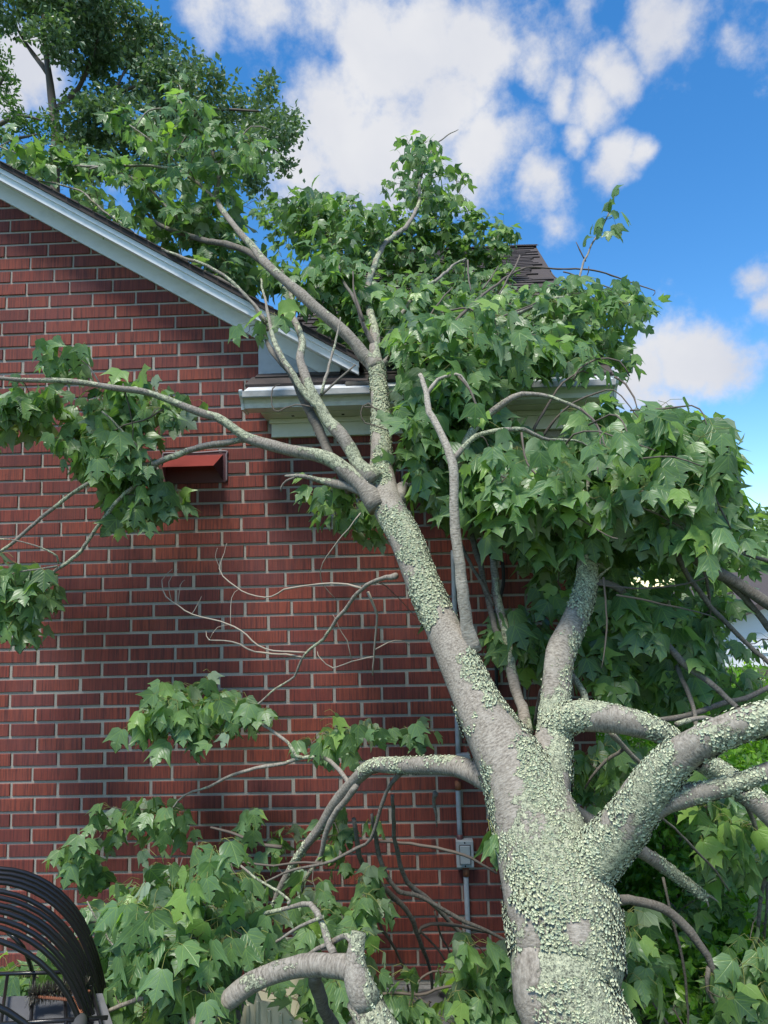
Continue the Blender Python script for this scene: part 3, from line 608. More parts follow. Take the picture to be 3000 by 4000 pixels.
# over the gable roof
br('limb', [(1472,1440,66,-.31),(1448,1412,60,-.3),(1422,1391,55,-.3),(1379,1333,50,-.3),(1311,1266,47,-.29),(1234,1203,45,-.28),(1176,1150,43,-.26),(1040,1031,37,-.19),(985,960,30,-.12),(940,913,27,-.08),(850,787,22,.05),(854,687,19,.1),(832,597,17,.15),(796,533,15,.18),(741,470,13,.2),(710,416,12,.22),(710,362,8,.25),(700,330,4,.27)], 'limb', 16)
br('branch', [(1060,1045,32,-.2),(958,981,27,-.1),(814,945,25,.0),(723,913,21,.05),(624,877,17,.1),(560,820,10,.15)], 'darkb')
br('branch', [(860,800,16,.05),(796,732,14),(696,669,13),(579,651,11),(425,646,9,.1),(350,660,6,.15)], 'limb')
br('branch', [(854,633,9,.12),(904,588,8),(985,497,6),(1050,505,4,.15)], 'limb'); br('branch', [(790,525,9,.18),(750,506,8),(696,579,7),(660,620,4,.1)], 'darkb')
br('branch', [(714,434,8,.22),(633,425,7),(579,434,7),(551,461,6),(530,500,4,.15)], 'limb'); br('branch', [(506,488,5,.15),(579,542,6),(651,597,7),(696,651,8,.1)], 'limb')
br('branch', [(0,570,6,.3),(90,606,8),(244,646,9),(362,651,10),(460,680,11),(579,740,12,.1),(700,860,13,.08)], 'limb')
br('branch', [(154,705,6,.1),(298,732,8),(380,796,9),(506,886,10),(588,940,11),(705,995,12),(859,1058,14),(960,1150,14),(1040,1260,15,-.38)], 'limb')
br('branch', [(800,1060,12,.05),(900,1110,14),(960,1150,15),(1000,1200,14),(1045,1290,13,-.38)], 'darkb')
br('limb', [(1475,1440,56,-.31),(1475,1415,50,-.29),(1466,1357,42,-.24),(1470,1304,40,-.18),(1452,1222,34,-.08),(1441,1174,30,.0),(1450,1080,25,.2),(1500,960,20,.6),(1590,880,17,1.0),(1636,800,15,1.35),(1640,705,12,1.6),(1665,630,9,1.75),(1690,570,6,1.8),(1740,530,5,1.85),(1790,506,3,1.9)], 'limb', 14)
br('branch', [(1466,1357,22,-.25),(1420,1280,18,-.24),(1390,1190,15,-.2),(1330,1090,12,-.1),(1300,1000,9,.1),(1260,880,7,.3)], 'darkb')
br('branch', [(1480,1440,36,-.31),(1560,1380,26,-.3),(1700,1330,24,-.26),(1850,1290,22,-.2),(2000,1240,20,-.1),(2150,1180,16,.0),(2237,1148,12,.1),(2287,1022,8,.2),(2323,949,7,.25),(2359,882,6,.28),(2391,796,5,.3),(2405,745,3,.3)], 'limb')
br('branch', [(1500,1340,20,-.22),(1600,1180,15,-.05),(1700,1100,13,.2),(1765,1045,10,.5),(1820,1010,6,.7)], 'limb')
br('branch', [(1800,1340,28,-.42),(1870,1310,27,-.40),(1930,1295,26,-.38),(2000,1290,24,-.36),(2060,1308,14,-.35)], 'darkb')
br('branch', [(1740,1310,16,-.28),(1860,1180,12,0),(1960,1100,9,.3),(2052,1052,8,.45),(2205,1053,7,.5),(2341,1062,7,.5),(2458,1099,6,.5),(2504,1117,5,.48),(2558,1135,4,.45),(2550,1155,3,.45)], 'twig')
br('branch', [(2287,1022,6,.2),(2262,975,5),(2250,945,3,.2)], 'twig'); br('branch', [(2150,1055,6,.5),(2170,1085,5),(2225,1105,5),(2290,1085,5),(2300,1040,4,.4)], 'twig'); br('branch', [(2200,1060,6,.5),(2290,1090,5),(2400,1130,5),(2470,1170,4),(2500,1210,3,.4)], 'twig')
# slim pale stem and the wood to its right
br('limb', [(1850,2540,70,-.92),(1826,2448,52,-.94),(1798,2240,43,-.97),(1776,2014,39,-.98),(1771,1833,37,-.98),(1753,1770,33,-.97),(1717,1679,29,-.95),(1676,1598,26,-.92),(1663,1535,23,-.90),(1650,1490,20,-.88),(1640,1462,17,-.87)], 'pale', 14, .05)
br('branch', [(1665,1545,16,-.9),(1708,1480,14,-.88),(1760,1468,13,-.86),(1798,1471,12,-.85),(1840,1540,9,-.84),(1870,1610,6,-.83)], 'pale')
br('branch', [(1768,1800,26,-.97),(1807,1752,23,-.96),(1862,1706,21,-.95),(1952,1679,19,-.93),(2043,1679,18,-.9),(2115,1715,14,-.87),(2241,1724,9,-.82),(2330,1760,6,-.78)], 'limb')
br('limb', [(1790,1830,40,-.76),(1820,1720,36,-.76),(1871,1652,33,-.76),(1934,1598,30,-.77),(2006,1553,26,-.78),(2079,1535,20,-.79),(2160,1553,15,-.8),(2269,1598,12,-.82),(2341,1670,9,-.84),(2370,1760,6,-.85)], 'limb')
br('branch', [(2080,1690,13,-.56),(2110,1640,12),(2160,1560,10),(2200,1500,8),(2280,1452,7),(2330,1480,5,-.52)], 'twig'); br('branch', [(2110,1720,12,-.54),(2170,1640,10),(2240,1580,8),(2330,1540,7),(2400,1530,6),(2460,1590,5),(2540,1700,4,-.7)], 'twig')
br('branch', [(1560,1960,54,-.66),(1568,1900,46,-.62),(1600,1895,18,-.6),(1680,1900,14,-.58),(1753,1914,10,-.55)], 'limb')
br('branch', [(2060,2860,50,-.94),(2042,2763,42,-.86),(2015,2692,42,-.82),(1979,2466,36,-.7),(1943,2330,34,-.62),(1929,2195,28,-.58),(1920,2104,22,-.55),(1905,1990,14,-.5),(1890,1880,9,-.48)], 'limb')
br('branch', [(1962,2480,24,-.7),(1934,2457,22,-.68),(1898,2285,24,-.6),(1862,2149,23,-.56),(1835,2041,20,-.52),(1820,1950,12,-.5)], 'darkb'); br('branch', [(1925,2366,15,-.64),(1816,2167,13,-.58),(1790,2080,9,-.55)], 'darkb')
br('branch', [(2150,2640,40,-.92),(2110,2740,24,-.8),(2090,2830,18,-.75)], 'darkb')
# right hand wood
br('limb', [(2300,2270,34,-.84),(2341,2276,27,-.82),(2422,2303,27,-.8),(2476,2375,28,-.8),(2540,2448,28,-.82),(2613,2533,26,-.84),(2681,2605,24,-.86),(2771,2669,22,-.9),(2907,2786,20,-.95),(3020,2880,16,-1.0)], 'darkb')
br('branch', [(2330,2265,12,-.84),(2365,2230,8),(2385,2215,5,-.82)], 'limb')
br('limb', [(2330,2030,54,-.75),(2450,2050,52,-.72),(2545,2090,50,-.70),(2636,2126,48,-.68),(2703,2162,46,-.67),(2794,2216,45,-.66),(2884,2262,44,-.66),(3000,2343,45,-.66),(3150,2450,42,-.68),(3400,2640,40,-.7)], 'darkb', 14)
br('branch', [(2790,2215,30,-.66),(2862,2284,27,-.64),(2929,2361,25,-.63),(3000,2452,24,-.62),(3100,2600,20,-.6)], 'darkb'); br('branch', [(2690,2010,18,-.66),(2771,2081,16),(2839,2126,16),(2907,2162,15),(3000,2189,15),(3120,2210,12,-.6)], 'darkb')
br('branch', [(2630,2140,24,-.67),(2699,2262,20,-.66),(2789,2384,19,-.66),(2875,2470,18,-.68),(2952,2542,18,-.7),(3040,2620,15,-.72)], 'darkb'); br('branch', [(2560,2815,20,-.9),(2703,2786,20,-.85),(2816,2745,20),(2907,2723,19),(3000,2682,19),(3100,2640,16,-.7)], 'darkb')
br('branch', [(2640,2600,16,-.8),(2658,2650,18,-.82),(2699,2736,18,-.85),(2721,2854,16,-.95)], 'darkb'); br('branch', [(2720,2090,14,-.6),(2726,2117,14,-.6),(2753,2216,13,-.6),(2771,2352,11,-.58),(2775,2400,7,-.58)], 'darkb')
br('branch', [(2640,2830,20,-1.0),(2680,2815,20,-.98),(2750,2800,18,-.95),(2830,2820,12,-.95)], 'limb')
br('branch', [(2900,3110,22,-1.0),(2933,3184,16,-.95),(2983,3311,15,-.92),(2992,3395,15,-.9),(2962,3522,13,-.88),(2954,3627,12,-.86),(2962,3712,10,-.85),(2950,3850,6,-.85)], 'darkb'); br('branch', [(2992,3380,12,-.9),(2994,3500,10),(2984,3690,8,-.85)], 'darkb')
br('branch', [(2590,3430,10,-.7),(2629,3606,10,-.7),(2659,3733,10,-.7),(2684,3944,9,-.7),(2690,4060,6,-.7)], 'darkb'); br('branch', [(2560,3170,10,-1.2),(2595,3205,9,-1.1),(2722,3324,9,-1.0),(2798,3404,8,-.95),(2848,3480,6,-.9)], 'darkb')
br('branch', [(2470,3780,16,-.95),(2494,3830,15,-.95),(2553,3923,14,-.95),(2620,4020,12,-.95)], 'darkb'); br('branch', [(2427,3606,6,-1.15),(2443,3733,8,-1.15),(2458,3850,9,-1.15),(2469,3944,10,-1.15),(2478,4060,11,-1.15)], 'pale')
br('branch', [(2200,2770,40,-.98),(2290,2740,28,-.9),(2250,2660,24,-.85),(2210,2600,18,-.8)], 'limb'); br('branch', [(2380,2850,24,-1.0),(2440,2920,18,-.95),(2500,2980,16,-.92),(2530,3010,14,-.9)], 'limb'); br('branch', [(2440,2930,16,-.95),(2390,2960,14,-.92),(2340,3010,12,-.9),(2285,3080,8,-.88)], 'darkb')
# lower left limb of the same tree
br('limb', [(1465,4000,130,-1.5),(1432,3920,118,-1.5),(1402,3850,106,-1.5),(1385,3780,88,-1.49),(1390,3710,62,-1.48),(1401,3640,52,-1.47)], 'trunk', 18, extra=[(.50, -1.62, .12, .11), (.20, -1.62, .38, .082)])
br('limb', [(1385,3790,92,-1.49),(1302,3775,80,-1.47),(1175,3775,76,-1.45),(1040,3812,75,-1.44),(940,3866,72,-1.43),(850,3938,66,-1.42),(769,4000,60,-1.42),(680,4090,54,-1.42),(560,4220,40,-1.42)], 'limb', 16)
br('branch', [(860,3910,26,-1.42),(841,3893,20,-1.4),(790,3878,18,-1.36),(723,3870,18,-1.3),(588,3897,17,-1.22),(434,3947,15,-1.15),(300,4010,12,-1.1)], 'limb'); br('limb', [(1240,3790,52,-1.46),(1232,3840,50,-1.42),(1266,3929,46,-1.36),(1302,4000,44,-1.3),(1340,4080,40,-1.25)], 'darkb')
br('branch', [(1300,3730,32,-1.46),(1284,3685,28,-1.44),(1257,3604,24,-1.4),(1212,3522,20,-1.36),(1130,3531,16,-1.3),(967,3558,13,-1.25),(814,3549,11,-1.2),(651,3558,9,-1.15),(470,3577,6,-1.1)], 'limb')
br('branch', [(1255,3585,16,-1.4),(1248,3581,14,-1.4),(1130,3640,11),(1058,3680,10),(986,3699,9),(904,3690,8),(769,3631,7),(700,3560,5,-1.2)], 'limb'); br('branch', [(1125,3525,12,-1.3),(1121,3504,10),(995,3423,9),(904,3360,8),(787,3350,5,-1.1)], 'limb')
br('branch', [(1385,3700,26,-1.48),(1355,3668,22,-1.46),(1311,3676,22),(1203,3730,16),(1150,3770,8,-1.35)], 'limb')
br('branch', [(700,3870,14,-1.3),(640,3790,10,-1.2),(560,3700,8,-1.15),(450,3700,7,-1.1),(400,3620,6,-1.1),(340,3520,5,-1.1)], 'limb')
# dark bare twigs standing out in front of the leaves
for pts in ([(1889,1833,8,-.9),(2088,1914,8),(2250,2014,7),(2368,2086,6),(2413,2104,4,-1.12)], [(2042,1690,9,-.92),(2061,1815,8),(2133,1887,7),(2269,1941,6),(2296,1978,4,-1.1)], [(2269,1598,8,-.86),(2341,1679,7),(2341,1779,6),(2336,1850,4,-1.1)],
    [(2400,1470,10,-.5),(2440,1500,9),(2475,1550,7),(2490,1600,4,-.6)], [(2460,1600,8,-.8),(2590,1592,8),(2702,1580,7),(2748,1616,6),(2760,1660,4,-.9)], [(2470,1795,7,-1.1),(2630,1779,7),(2748,1824,5,-1.1)], [(2770,1880,7,-1.0),(2793,1941,8),(2829,2014,7),(2856,2068,5,-1.0)],
    [(2330,2276,10,-.9),(2495,2294,9),(2675,2276,8),(2793,2240,5,-1.0)], [(2404,2321,9,-.95),(2540,2348,8),(2721,2393,6),(2800,2420,4,-.95)], [(2360,2255,8,-.95),(2372,2466,7),(2350,2610,4,-.98)], [(2748,2104,9,-.75),(2730,2150,8),(2766,2285,6,-.8)],
    [(1827,1020,7,.15),(1835,1080,7),(1839,1135,5,-.1)], [(1724,1219,7,-.3),(1833,1201,8),(1881,1237,7),(1923,1262,5,-.35)], [(1803,1310,11,-.42),(1923,1250,9),(2020,1215,7),(2092,1183,5,-.3)], [(1423,1250,14,-.28),(1400,1190,11),(1381,1129,8),(1378,1060,5,-.2)], [(1513,1412,12,-.36),(1538,1376,10),(1646,1328,7),(1700,1310,4,-.45)],
    [(1676,1237,7,-.35),(1720,1180,7),(1767,1123,5,-.2)], [(1887,1129,7,-.2),(1920,1085,6),(1947,1039,4,-.05)], [(1790,1470,9,-.86),(1830,1520,8),(1851,1563,7),(1870,1640,5,-.9)], [(2240,1480,9,-.55),(2260,1440,8),(2330,1400,8),(2420,1410,7),(2460,1470,5,-.55)], [(2300,1660,8,-.9),(2380,1620,8),(2430,1640,7),(2480,1760,5,-1.1)],
    [(2200,1760,8,-.9),(2240,1700,8),(2330,1690,7),(2440,1720,6),(2560,1760,4,-1.12)], [(2500,1980,8,-1.05),(2580,2010,7),(2660,2060,6),(2700,2120,4,-1.0)], [(2030,1000,8,.35),(2000,1060,8),(1960,1130,7),(1900,1230,6,-.2)], [(640,1600,7,-.56),(560,1640,6),(480,1660,6),(400,1720,4,-.5)], [(480,1500,7,-.6),(500,1580,6),(520,1680,5),(510,1760,4,-.5)]):
    br('bare_twig', pts, 'twig')
# tangle at the foot of the wall
for pts in ([(1590,3000,22,-.78),(1540,3060,16,-.72),(1500,3142,14),(1456,3278,12),(1401,3314,12),(1266,3378,11),(1150,3400,9),(1040,3441,7),(960,3480,4,-.5)], [(1257,3369,10,-.55),(1157,3369,9),(1067,3378,8),(940,3364,7),(841,3350,5),(714,3350,3,-.45)],
    [(1380,3200,16,-.58),(1400,3347,20,-.5),(1436,3405,20),(1508,3481,20),(1581,3553,19),(1624,3644,17),(1653,3716,15),(1675,3770,13),(1690,3900,10,-.2)], [(1450,3180,12,-.6),(1461,3300,17,-.5),(1483,3383,17),(1519,3452,17),(1559,3488,17),(1603,3499,16),(1653,3517,16),(1725,3560,15),(1816,3607,14),(1942,3662,12),(2000,3690,10,-.4)],
    [(1530,3100,12,-.66),(1545,3300,17,-.5),(1563,3372,18),(1588,3437,18),(1653,3492,17),(1725,3571,16),(1780,3625,15),(1834,3683,12),(1860,3760,8,-.3)], [(1639,3647,14,-.4),(1646,3625,13),(1689,3611,13),(1762,3615,13),(1834,3629,12),(1942,3658,11),(2000,3690,9,-.4)],
    [(1480,3290,10,-.5),(1602,3300,11,-.5),(1671,3311,11),(1744,3322,11),(1816,3343,11),(1870,3369,10),(1942,3412,9,-.6)], [(1610,3871,8,-.5),(1646,3821,8),(1689,3799,8),(1762,3803,8),(1834,3817,8),(1881,3850,7,-.45)], [(1440,3880,12,-.7),(1560,3876,10),(1671,3882,10),(1707,3864,10),(1798,3850,10),(1906,3842,9),(2000,3842,9,-.6)],
    [(1700,3100,20,-.8),(1694,3130,14,-.78),(1700,3180,11,-.77),(1706,3230,4,-.76)], [(1430,3420,14,-.45),(1480,3600,12,-.4),(1530,3680,10),(1580,3800,9),(1600,3900,7,-.3)], [(1640,3640,9,-.38),(1700,3700,8),(1740,3760,7),(1790,3830,5,-.3)], [(1700,3560,8,-.4),(1720,3650,7),(1760,3720,6),(1780,3800,5,-.3)], [(820,3230,8,-.36),(900,3250,10),(1000,3290,12),(1100,3310,14,-.42)]):
    br('branch', pts, 'darkb' if pts[1][2] > 13 else 'twig')

# ---- maple leaves
def leaf_variant(curl, fold, bend, asym):
    half = [(.0, .0), (.16, -.05), (.37, .05), (.41, .21), (.47, .41), (.63, .75), (.45, .63), (.34, .54), (.24, .52), (.24, .73), (.13, .79), (.0, 1.06)]
    mid = [(0, 0), (0, .28), (0, .58), (0, 1.0)]
    V = []; 
    for s in (1, -1):
        for (x, y) in half[1:-1]: V.append((s*x*(1+asym*s), y+asym*.05*s))
    V += mid; nh = len(half)-2; V = np.array(V); m0 = 2*nh
    tri = []
    fan = {0: [m0, 0, 1], 1: [m0+1]}
    for s in (0, 1):
        o = s*nh; f = [(m0, o+0, o+1), (m0, o+1, m0+1), (m0+1, o+1, o+2), (m0+1, o+2, o+3), (m0+1, o+3, o+6), (o+3, o+4, o+5), (o+3, o+5, o+6), (m0+1, o+6, m0+2), (m0+2, o+6, o+7), (m0+2, o+7, o+8), (m0+2, o+8, m0+3), (o+8, o+9, m0+3)]
        if s: f = [(a, c, b) for a, b, c in f]
        tri += f
    uv = V+np.array([.5, 0]); x, y = V[:, 0], V[:, 1]
    z = fold*np.abs(x)-curl*x*x*1.6-bend*y*y*.55+.05*np.sin(9*y+3*np.abs(x))*np.abs(x)
    P = np.stack([x, y-.12*bend*y*y, z], 1); return P, np.array(tri), uv
LV = [leaf_variant(c, f, b, a) for c, f, b, a in ((.2,.15,.25,.05),(.5,.1,.45,-.06),(.1,.35,.3,.04),(.7,.05,.2,-.03),(.3,.25,.6,.08),(.9,.3,.1,-.08),(.1,-.2,.4,.0),(.45,.5,.35,-.05))]
leaves = []     # (variant, 4x4-ish: base, axis, side, normal, size)
twV, twF, twUV, twn = [], [], [], [0]; stV, stF, stn = [], [], [0]
def add_tw(P, R, seg=4):
    V, F, UV = tube_arrays(P, R, seg, 0, 0, False); twV.append(V); twF.append(F[0]+twn[0]); twUV.append(UV); twn[0] += len(V)
def add_stalk(a, b, sag):
    mid = (a+b)/2+np.array([0, 0, sag]); P = np.array([a, mid, b]); V, F, UV = tube_arrays(P, np.array([.0010, .0008, .0009]), 3, 0, 0, False); stV.append(V); stF.append(F[0]+stn[0]); stn[0] += len(V)
def nrm(v): return v/(np.linalg.norm(v)+1e-9)
def put_leaf(base, az, droop, size, tw):
    outw = np.array([math.cos(az), math.sin(az), 0]); a = nrm(outw*(1-droop)+np.array([0, 0, -1])*droop+rng.normal(0, .22, 3))
    nn = outw*droop+np.array([0, 0, 1])*(1.05-droop)+rng.normal(0, .28, 3); nn = nrm(nn-a*(nn@a)); s = np.cross(a, nn)
    c, d = math.cos(tw), math.sin(tw); s, nn = c*s+d*nn, c*nn-d*s
    leaves.append((int(rng.integers(0, 8)), base, a, s, nn, size))
def cluster(Cp, dirv, n, size, droop, camb):
    for k in range(n if n < 4 else int(n*1.45)):
        az = rng.uniform(0, 2*math.pi)
        if rng.random() < camb: az = -math.pi/2+rng.normal(0, .9)
        outw = np.array([math.cos(az), math.sin(az), 0]); pl = rng.uniform(.03, .075)*size/.09
        org = Cp-dirv*rng.uniform(0, .13)*(k > 3); b = org+nrm(outw*.9+np.array([0, 0, rng.uniform(-.5, .5)]))*pl
        add_stalk(org, b, .012); put_leaf(b, az, np.clip(rng.normal(droop, .17), .05, .98), size*.80*rng.uniform(.62, 1.18), rng.normal(0, .35))
def inpoly(x, y, p):
    c = False; j = len(p)-1
    for i in range(len(p)):
        if (p[i][1] > y) != (p[j][1] > y) and x < (p[j][0]-p[i][0])*(y-p[i][1])/(p[j][1]-p[i][1])+p[i][0]: c = not c
        j = i
    return c
def roof_hit(px_, py_):
    d = ray(px_, py_); den = d[2]-RP*d[1]; t = (wing(0)+RP*CAMPOS[1]-CAMPOS[2])/den if den < -1e-6 or den > 1e-6 else 99
    # CAM.z + t dz = wing(0) + RP*(CAM.y + t dy)
    t = (wing(0)+RP*CAMPOS[1]-CAMPOS[2])/(d[2]-RP*d[1]) if abs(d[2]-RP*d[1]) > 1e-4 else 99
    y = CAMPOS[1]+t*d[1]
    return y if 0 < t < 50 and y > -.3 else 9.0
clusters = []
EXCL = [[(2040,1570),(2280,1590),(2230,1840),(2070,1820)], [(2130,1430),(2420,1440),(2420,1570),(2130,1560)], [(1740,3240),(1850,3240),(1850,3480),(1740,3480)], [(2850,2520),(3010,2500),(3010,2660),(2850,2660)]]
def region(poly, n, y0, y1, nl=(5, 9), size=.095, droop=.66, camb=.5, roof=False, mind=42):
    xs = [p[0] for p in poly]; ys = [p[1] for p in poly]; got = []; tries = 0
    while len(got) < n and tries < n*60:
        tries += 1; x, y = rng.uniform(min(xs), max(xs)), rng.uniform(min(ys), max(ys))
        if not inpoly(x, y, poly) or any(inpoly(x, y, e_) for e_ in EXCL): continue
        if any((x-a)**2+(y-b)**2 < (mind*(1 if tries < n*30 else .5))**2 for a, b in got): continue
        got.append((x, y)); d = rng.uniform(y0, y1)
        if roof:
            h = min(roof_hit(x, y), 2.9); d = min(max(-.42, h-rng.uniform(.10, .75 if roof == 1 else .3)), 2.4)
        clusters.append((at(x, y, d), int(rng.integers(nl[0], nl[1]+1)), size, droop, camb))
region([(0,560),(150,590),(330,620),(520,650),(800,800),(950,950),(1010,1100),(930,1170),(600,940),(300,780),(60,630),(0,610)], 62, -.02, .8, (5, 9), .09, .5, .45, mind=34)
region([(430,450),(560,410),(700,370),(800,410),(900,490),(1090,590),(1090,660),(930,650),(880,720),(700,640),(560,560),(430,500)], 30, -.05, .5, (4, 8), .09, .6)
region([(560,780),(900,860),(1060,1000),(1110,1130),(1000,1150),(800,1000),(600,880)], 36, .05, .75, (5, 8), .092, .5, .5, mind=30)
region([(1080,760),(1300,800),(1280,900),(1080,880)], 12, .2, .9, (4, 7), .09, .55)
region([(480,640),(900,690),(960,800),(700,820),(560,740)], 16, -.05, .5, (4, 8), .09, .6)
region([(900,800),(1100,790),(1300,790),(1480,820),(1700,760),(1880,820),(2020,900),(2050,1010),(1960,1070),(2040,1250),(2300,1350),(2350,1470),(2100,1470),(1900,1540),(1600,1420),(1520,1300),(1330,1130),(1130,970)], 235, 0, 0, (5, 9), .1, .5, .6, True, 34)
region([(1250,1020),(1450,900),(1700,880),(1950,960),(2020,1150),(2050,1300),(1800,1420),(1560,1380),(1400,1200)], 95, 0, 0, (5, 9), .1, .5, .6, 2, 30)
region([(1010,1000),(1150,1080),(1300,1020),(1440,1100),(1440,1330),(1330,1330),(1180,1200),(1060,1120)], 34, -.08, .3, (5, 8), .095, .55, .6, mind=28)
region([(1100,800),(1450,820),(1460,1000),(1300,1020),(1130,960)], 26, .1, .7, (5, 8), .095, .55, .6, mind=30)
region([(1490,1150),(1700,1150),(1700,1400),(1500,1420)], 18, -.2, .1, (5, 8), .1, .6, .7, mind=30)
region([(1560,1290),(1950,1200),(2050,1350),(1990,1520),(1800,1560),(1600,1440)], 26, -.75, -.5, (4, 8), .1, .62, .7)
region([(1590,545),(1680,545),(1700,640),(1820,720),(1850,790),(1750,810),(1510,770),(1490,700),(1570,640)], 26, 1.2, 2.0, (4, 8), .095, .6)
region([(1150,740),(1330,770),(1300,830),(1150,820)], 6, .3, .9, (3, 6), .09)
region([(2080,1130),(2250,1130),(2430,1130),(2540,1190),(2520,1250),(2420,1320),(2440,1470),(2280,1440),(2160,1370),(2060,1250)], 50, -.1, .45, (5, 8), .095, .6, .5)
for x, y, n_ in ((2400,790,3),(2390,850,4),(2330,930,4),(1620,2405,1),(1902,3200,2),(1905,3300,3),(1640,2830,5),(2040,2790,4),(1000,1270,3),(1080,1230,4),(950,1310,1),(2040,2520,3)):
    clusters.append((at(x, y, .28 if x > 2300 else (-1.12 if y > 3100 else -.45 if y > 1400 else -.38)), n_, .1, .75, .8))
region([(1570,1520),(1800,1490),(1950,1590),(2000,1850),(1950,2010),(1800,2030),(1610,1900),(1570,1700)], 58, -.72, -.35, (5, 8), .105, .68, .6, mind=36)
region([(1900,1760),(2100,1720),(2250,1620),(2480,1650),(2700,1650),(2780,1720),(2830,1800),(2830,1950),(2840,2080),(2700,2090),(2500,2050),(2350,2110),(2100,2150),(1950,2050)], 165, -1.05, -.2, (5, 8), .112, .68, .6, mind=36)
region([(1200,1900),(1440,1930),(1520,2080),(1450,2120),(1330,2030),(1190,1960)], 10, -.45, -.2, (4, 7), .1)
region([(2080,2080),(2350,2120),(2350,2250),(2200,2420),(2120,2350)], 20, -.7, -.2, (4, 7), .105)
region([(2330,2280),(2600,2330),(2720,2500),(2760,2700),(2560,2740),(2350,2720),(2270,2560)], 52, -.85, .1, (5, 8), .11, .68, .6)
region([(2640,2130),(2900,2080),(2960,2200),(2850,2420),(2700,2400)], 16, -.5, .1, (4, 7), .1)
region([(2420,2120),(2620,2110),(2620,2230),(2440,2240)], 7, -.5, -.1, (4, 6), .095)
region([(1930,2460),(2080,2400),(2150,2500),(2100,2590),(1960,2580)], 10, -.7, -.45, (4, 7), .1)
region([(2250,2900),(2480,2880),(2500,3080),(2330,3150),(2250,3050)], 14, -.8, -.2, (4, 7), .1, .78)
region([(2720,3080),(3010,3120),(3010,3380),(2820,3400),(2720,3260)], 20, -.9, -.3, (4, 8), .105, .75)
region([(2430,3560),(2520,3620),(2510,3930),(2440,3850)], 6, -1.15, -.9, (4, 7), .105, .75, .8)
region([(2700,3350),(2850,3400),(2950,3600),(2800,3650)], 6, -.4, .2, (4, 6), .085, .6)
region([(2620,3560),(3000,3560),(3010,4050),(2560,4050)], 24, -.3, .4, (4, 7), .085, .5)
region([(2850,3680),(3010,3600),(3010,4030),(2800,3980)], 10, -1.1, -.8, (4, 7), .095, .7, .8)
region([(2830,2520),(3010,2480),(3010,2800),(2860,2740)], 12, -.6, .2, (3, 6), .1); region([(2600,2720),(2900,2780),(2850,2880),(2600,2840)], 8, -.5, .2, (3, 6), .1)
region([(-60,1530),(220,1550),(200,1640),(-60,1700)], 13, -.5, -.3, (5, 8), .105, .75, .75); region([(190,1370),(280,1375),(290,1430),(200,1440)], 4, -.6, -.5, (4, 6), .1, .75)
region([(290,1520),(540,1500),(720,1580),(700,1640),(560,1620),(560,1740),(590,1880),(720,1920),(590,2030),(490,2030),(440,1830),(320,1830),(210,1780),(240,1700),(330,1640)], 42, -.46, -.22, (5, 8), .108, .76, .75, mind=38)
region([(-40,2210),(110,2210),(200,2320),(150,2450),(60,2470),(-40,2390)], 18, -.5, -.25, (4, 7), .105, .76, .7)
region([(640,2660),(720,2660),(1020,2710),(1020,2780),(940,2850),(720,2900),(530,2840)], 20, -.42, -.2, (4, 7), .1, .76, .75)
region([(1190,2860),(1320,2850),(1340,2920),(1200,2920)], 5, -.5, -.35, (4, 7), .1, .76); region([(1390,2850),(1470,2850),(1460,2880)], 2, -.5, -.4, (4, 6), .1, .8)
region([(360,3080),(500,3080),(700,3100),(740,3220),(650,3320),(480,3230),(420,3200)], 9, -.36, -.15, (3, 6), .1, .76, .75); region([(270,3260),(340,3280),(430,3400),(330,3420),(260,3330)], 5, -.36, -.2, (4, 7), .1, .76)
region([(370,3540),(500,3510),(560,3480),(560,3880),(480,3880),(440,3760)], 16, -.85, -.5, (5, 8), .092, .74, .7, mind=34)
region([(540,3520),(750,3380),(940,3390),(1030,3600),(1050,3680),(880,3830),(560,3880)], 66, -1.42, -.8, (5, 8), .088, .74, .7, mind=34)
region([(1250,3070),(1460,3100),(1500,3400),(1380,3480),(1260,3250)], 7, -.5, -.2, (3, 5), .09, .72); region([(1100,3480),(1480,3500),(1460,3660),(1180,3700)], 9, -.9, -.3, (4, 7), .1, .7)
region([(1840,3660),(1990,3690),(2000,4000),(1760,3920)], 16, -.8, -.4, (4, 7), .1, .7); region([(1180,3840),(1420,3760),(1560,4010),(1150,4010)], 16, -1.0, -.5, (4, 7), .1, .7)
region([(540,3890),(880,3920),(800,4030),(520,4030)], 14, -1.0, -.6, (4, 7), .1, .7); region([(-20,3760),(300,3770),(320,3850),(-20,3850)], 9, -.9, -.4, (4, 7), .09, .6); region([(1000,3050),(1240,3300),(1060,3450),(980,3350)], 5, -.35, -.15, (3, 6), .09)
region([(1480,3880),(1800,3890),(1760,4010),(1500,4010)], 8, -.7, -.3, (3, 6), .1)

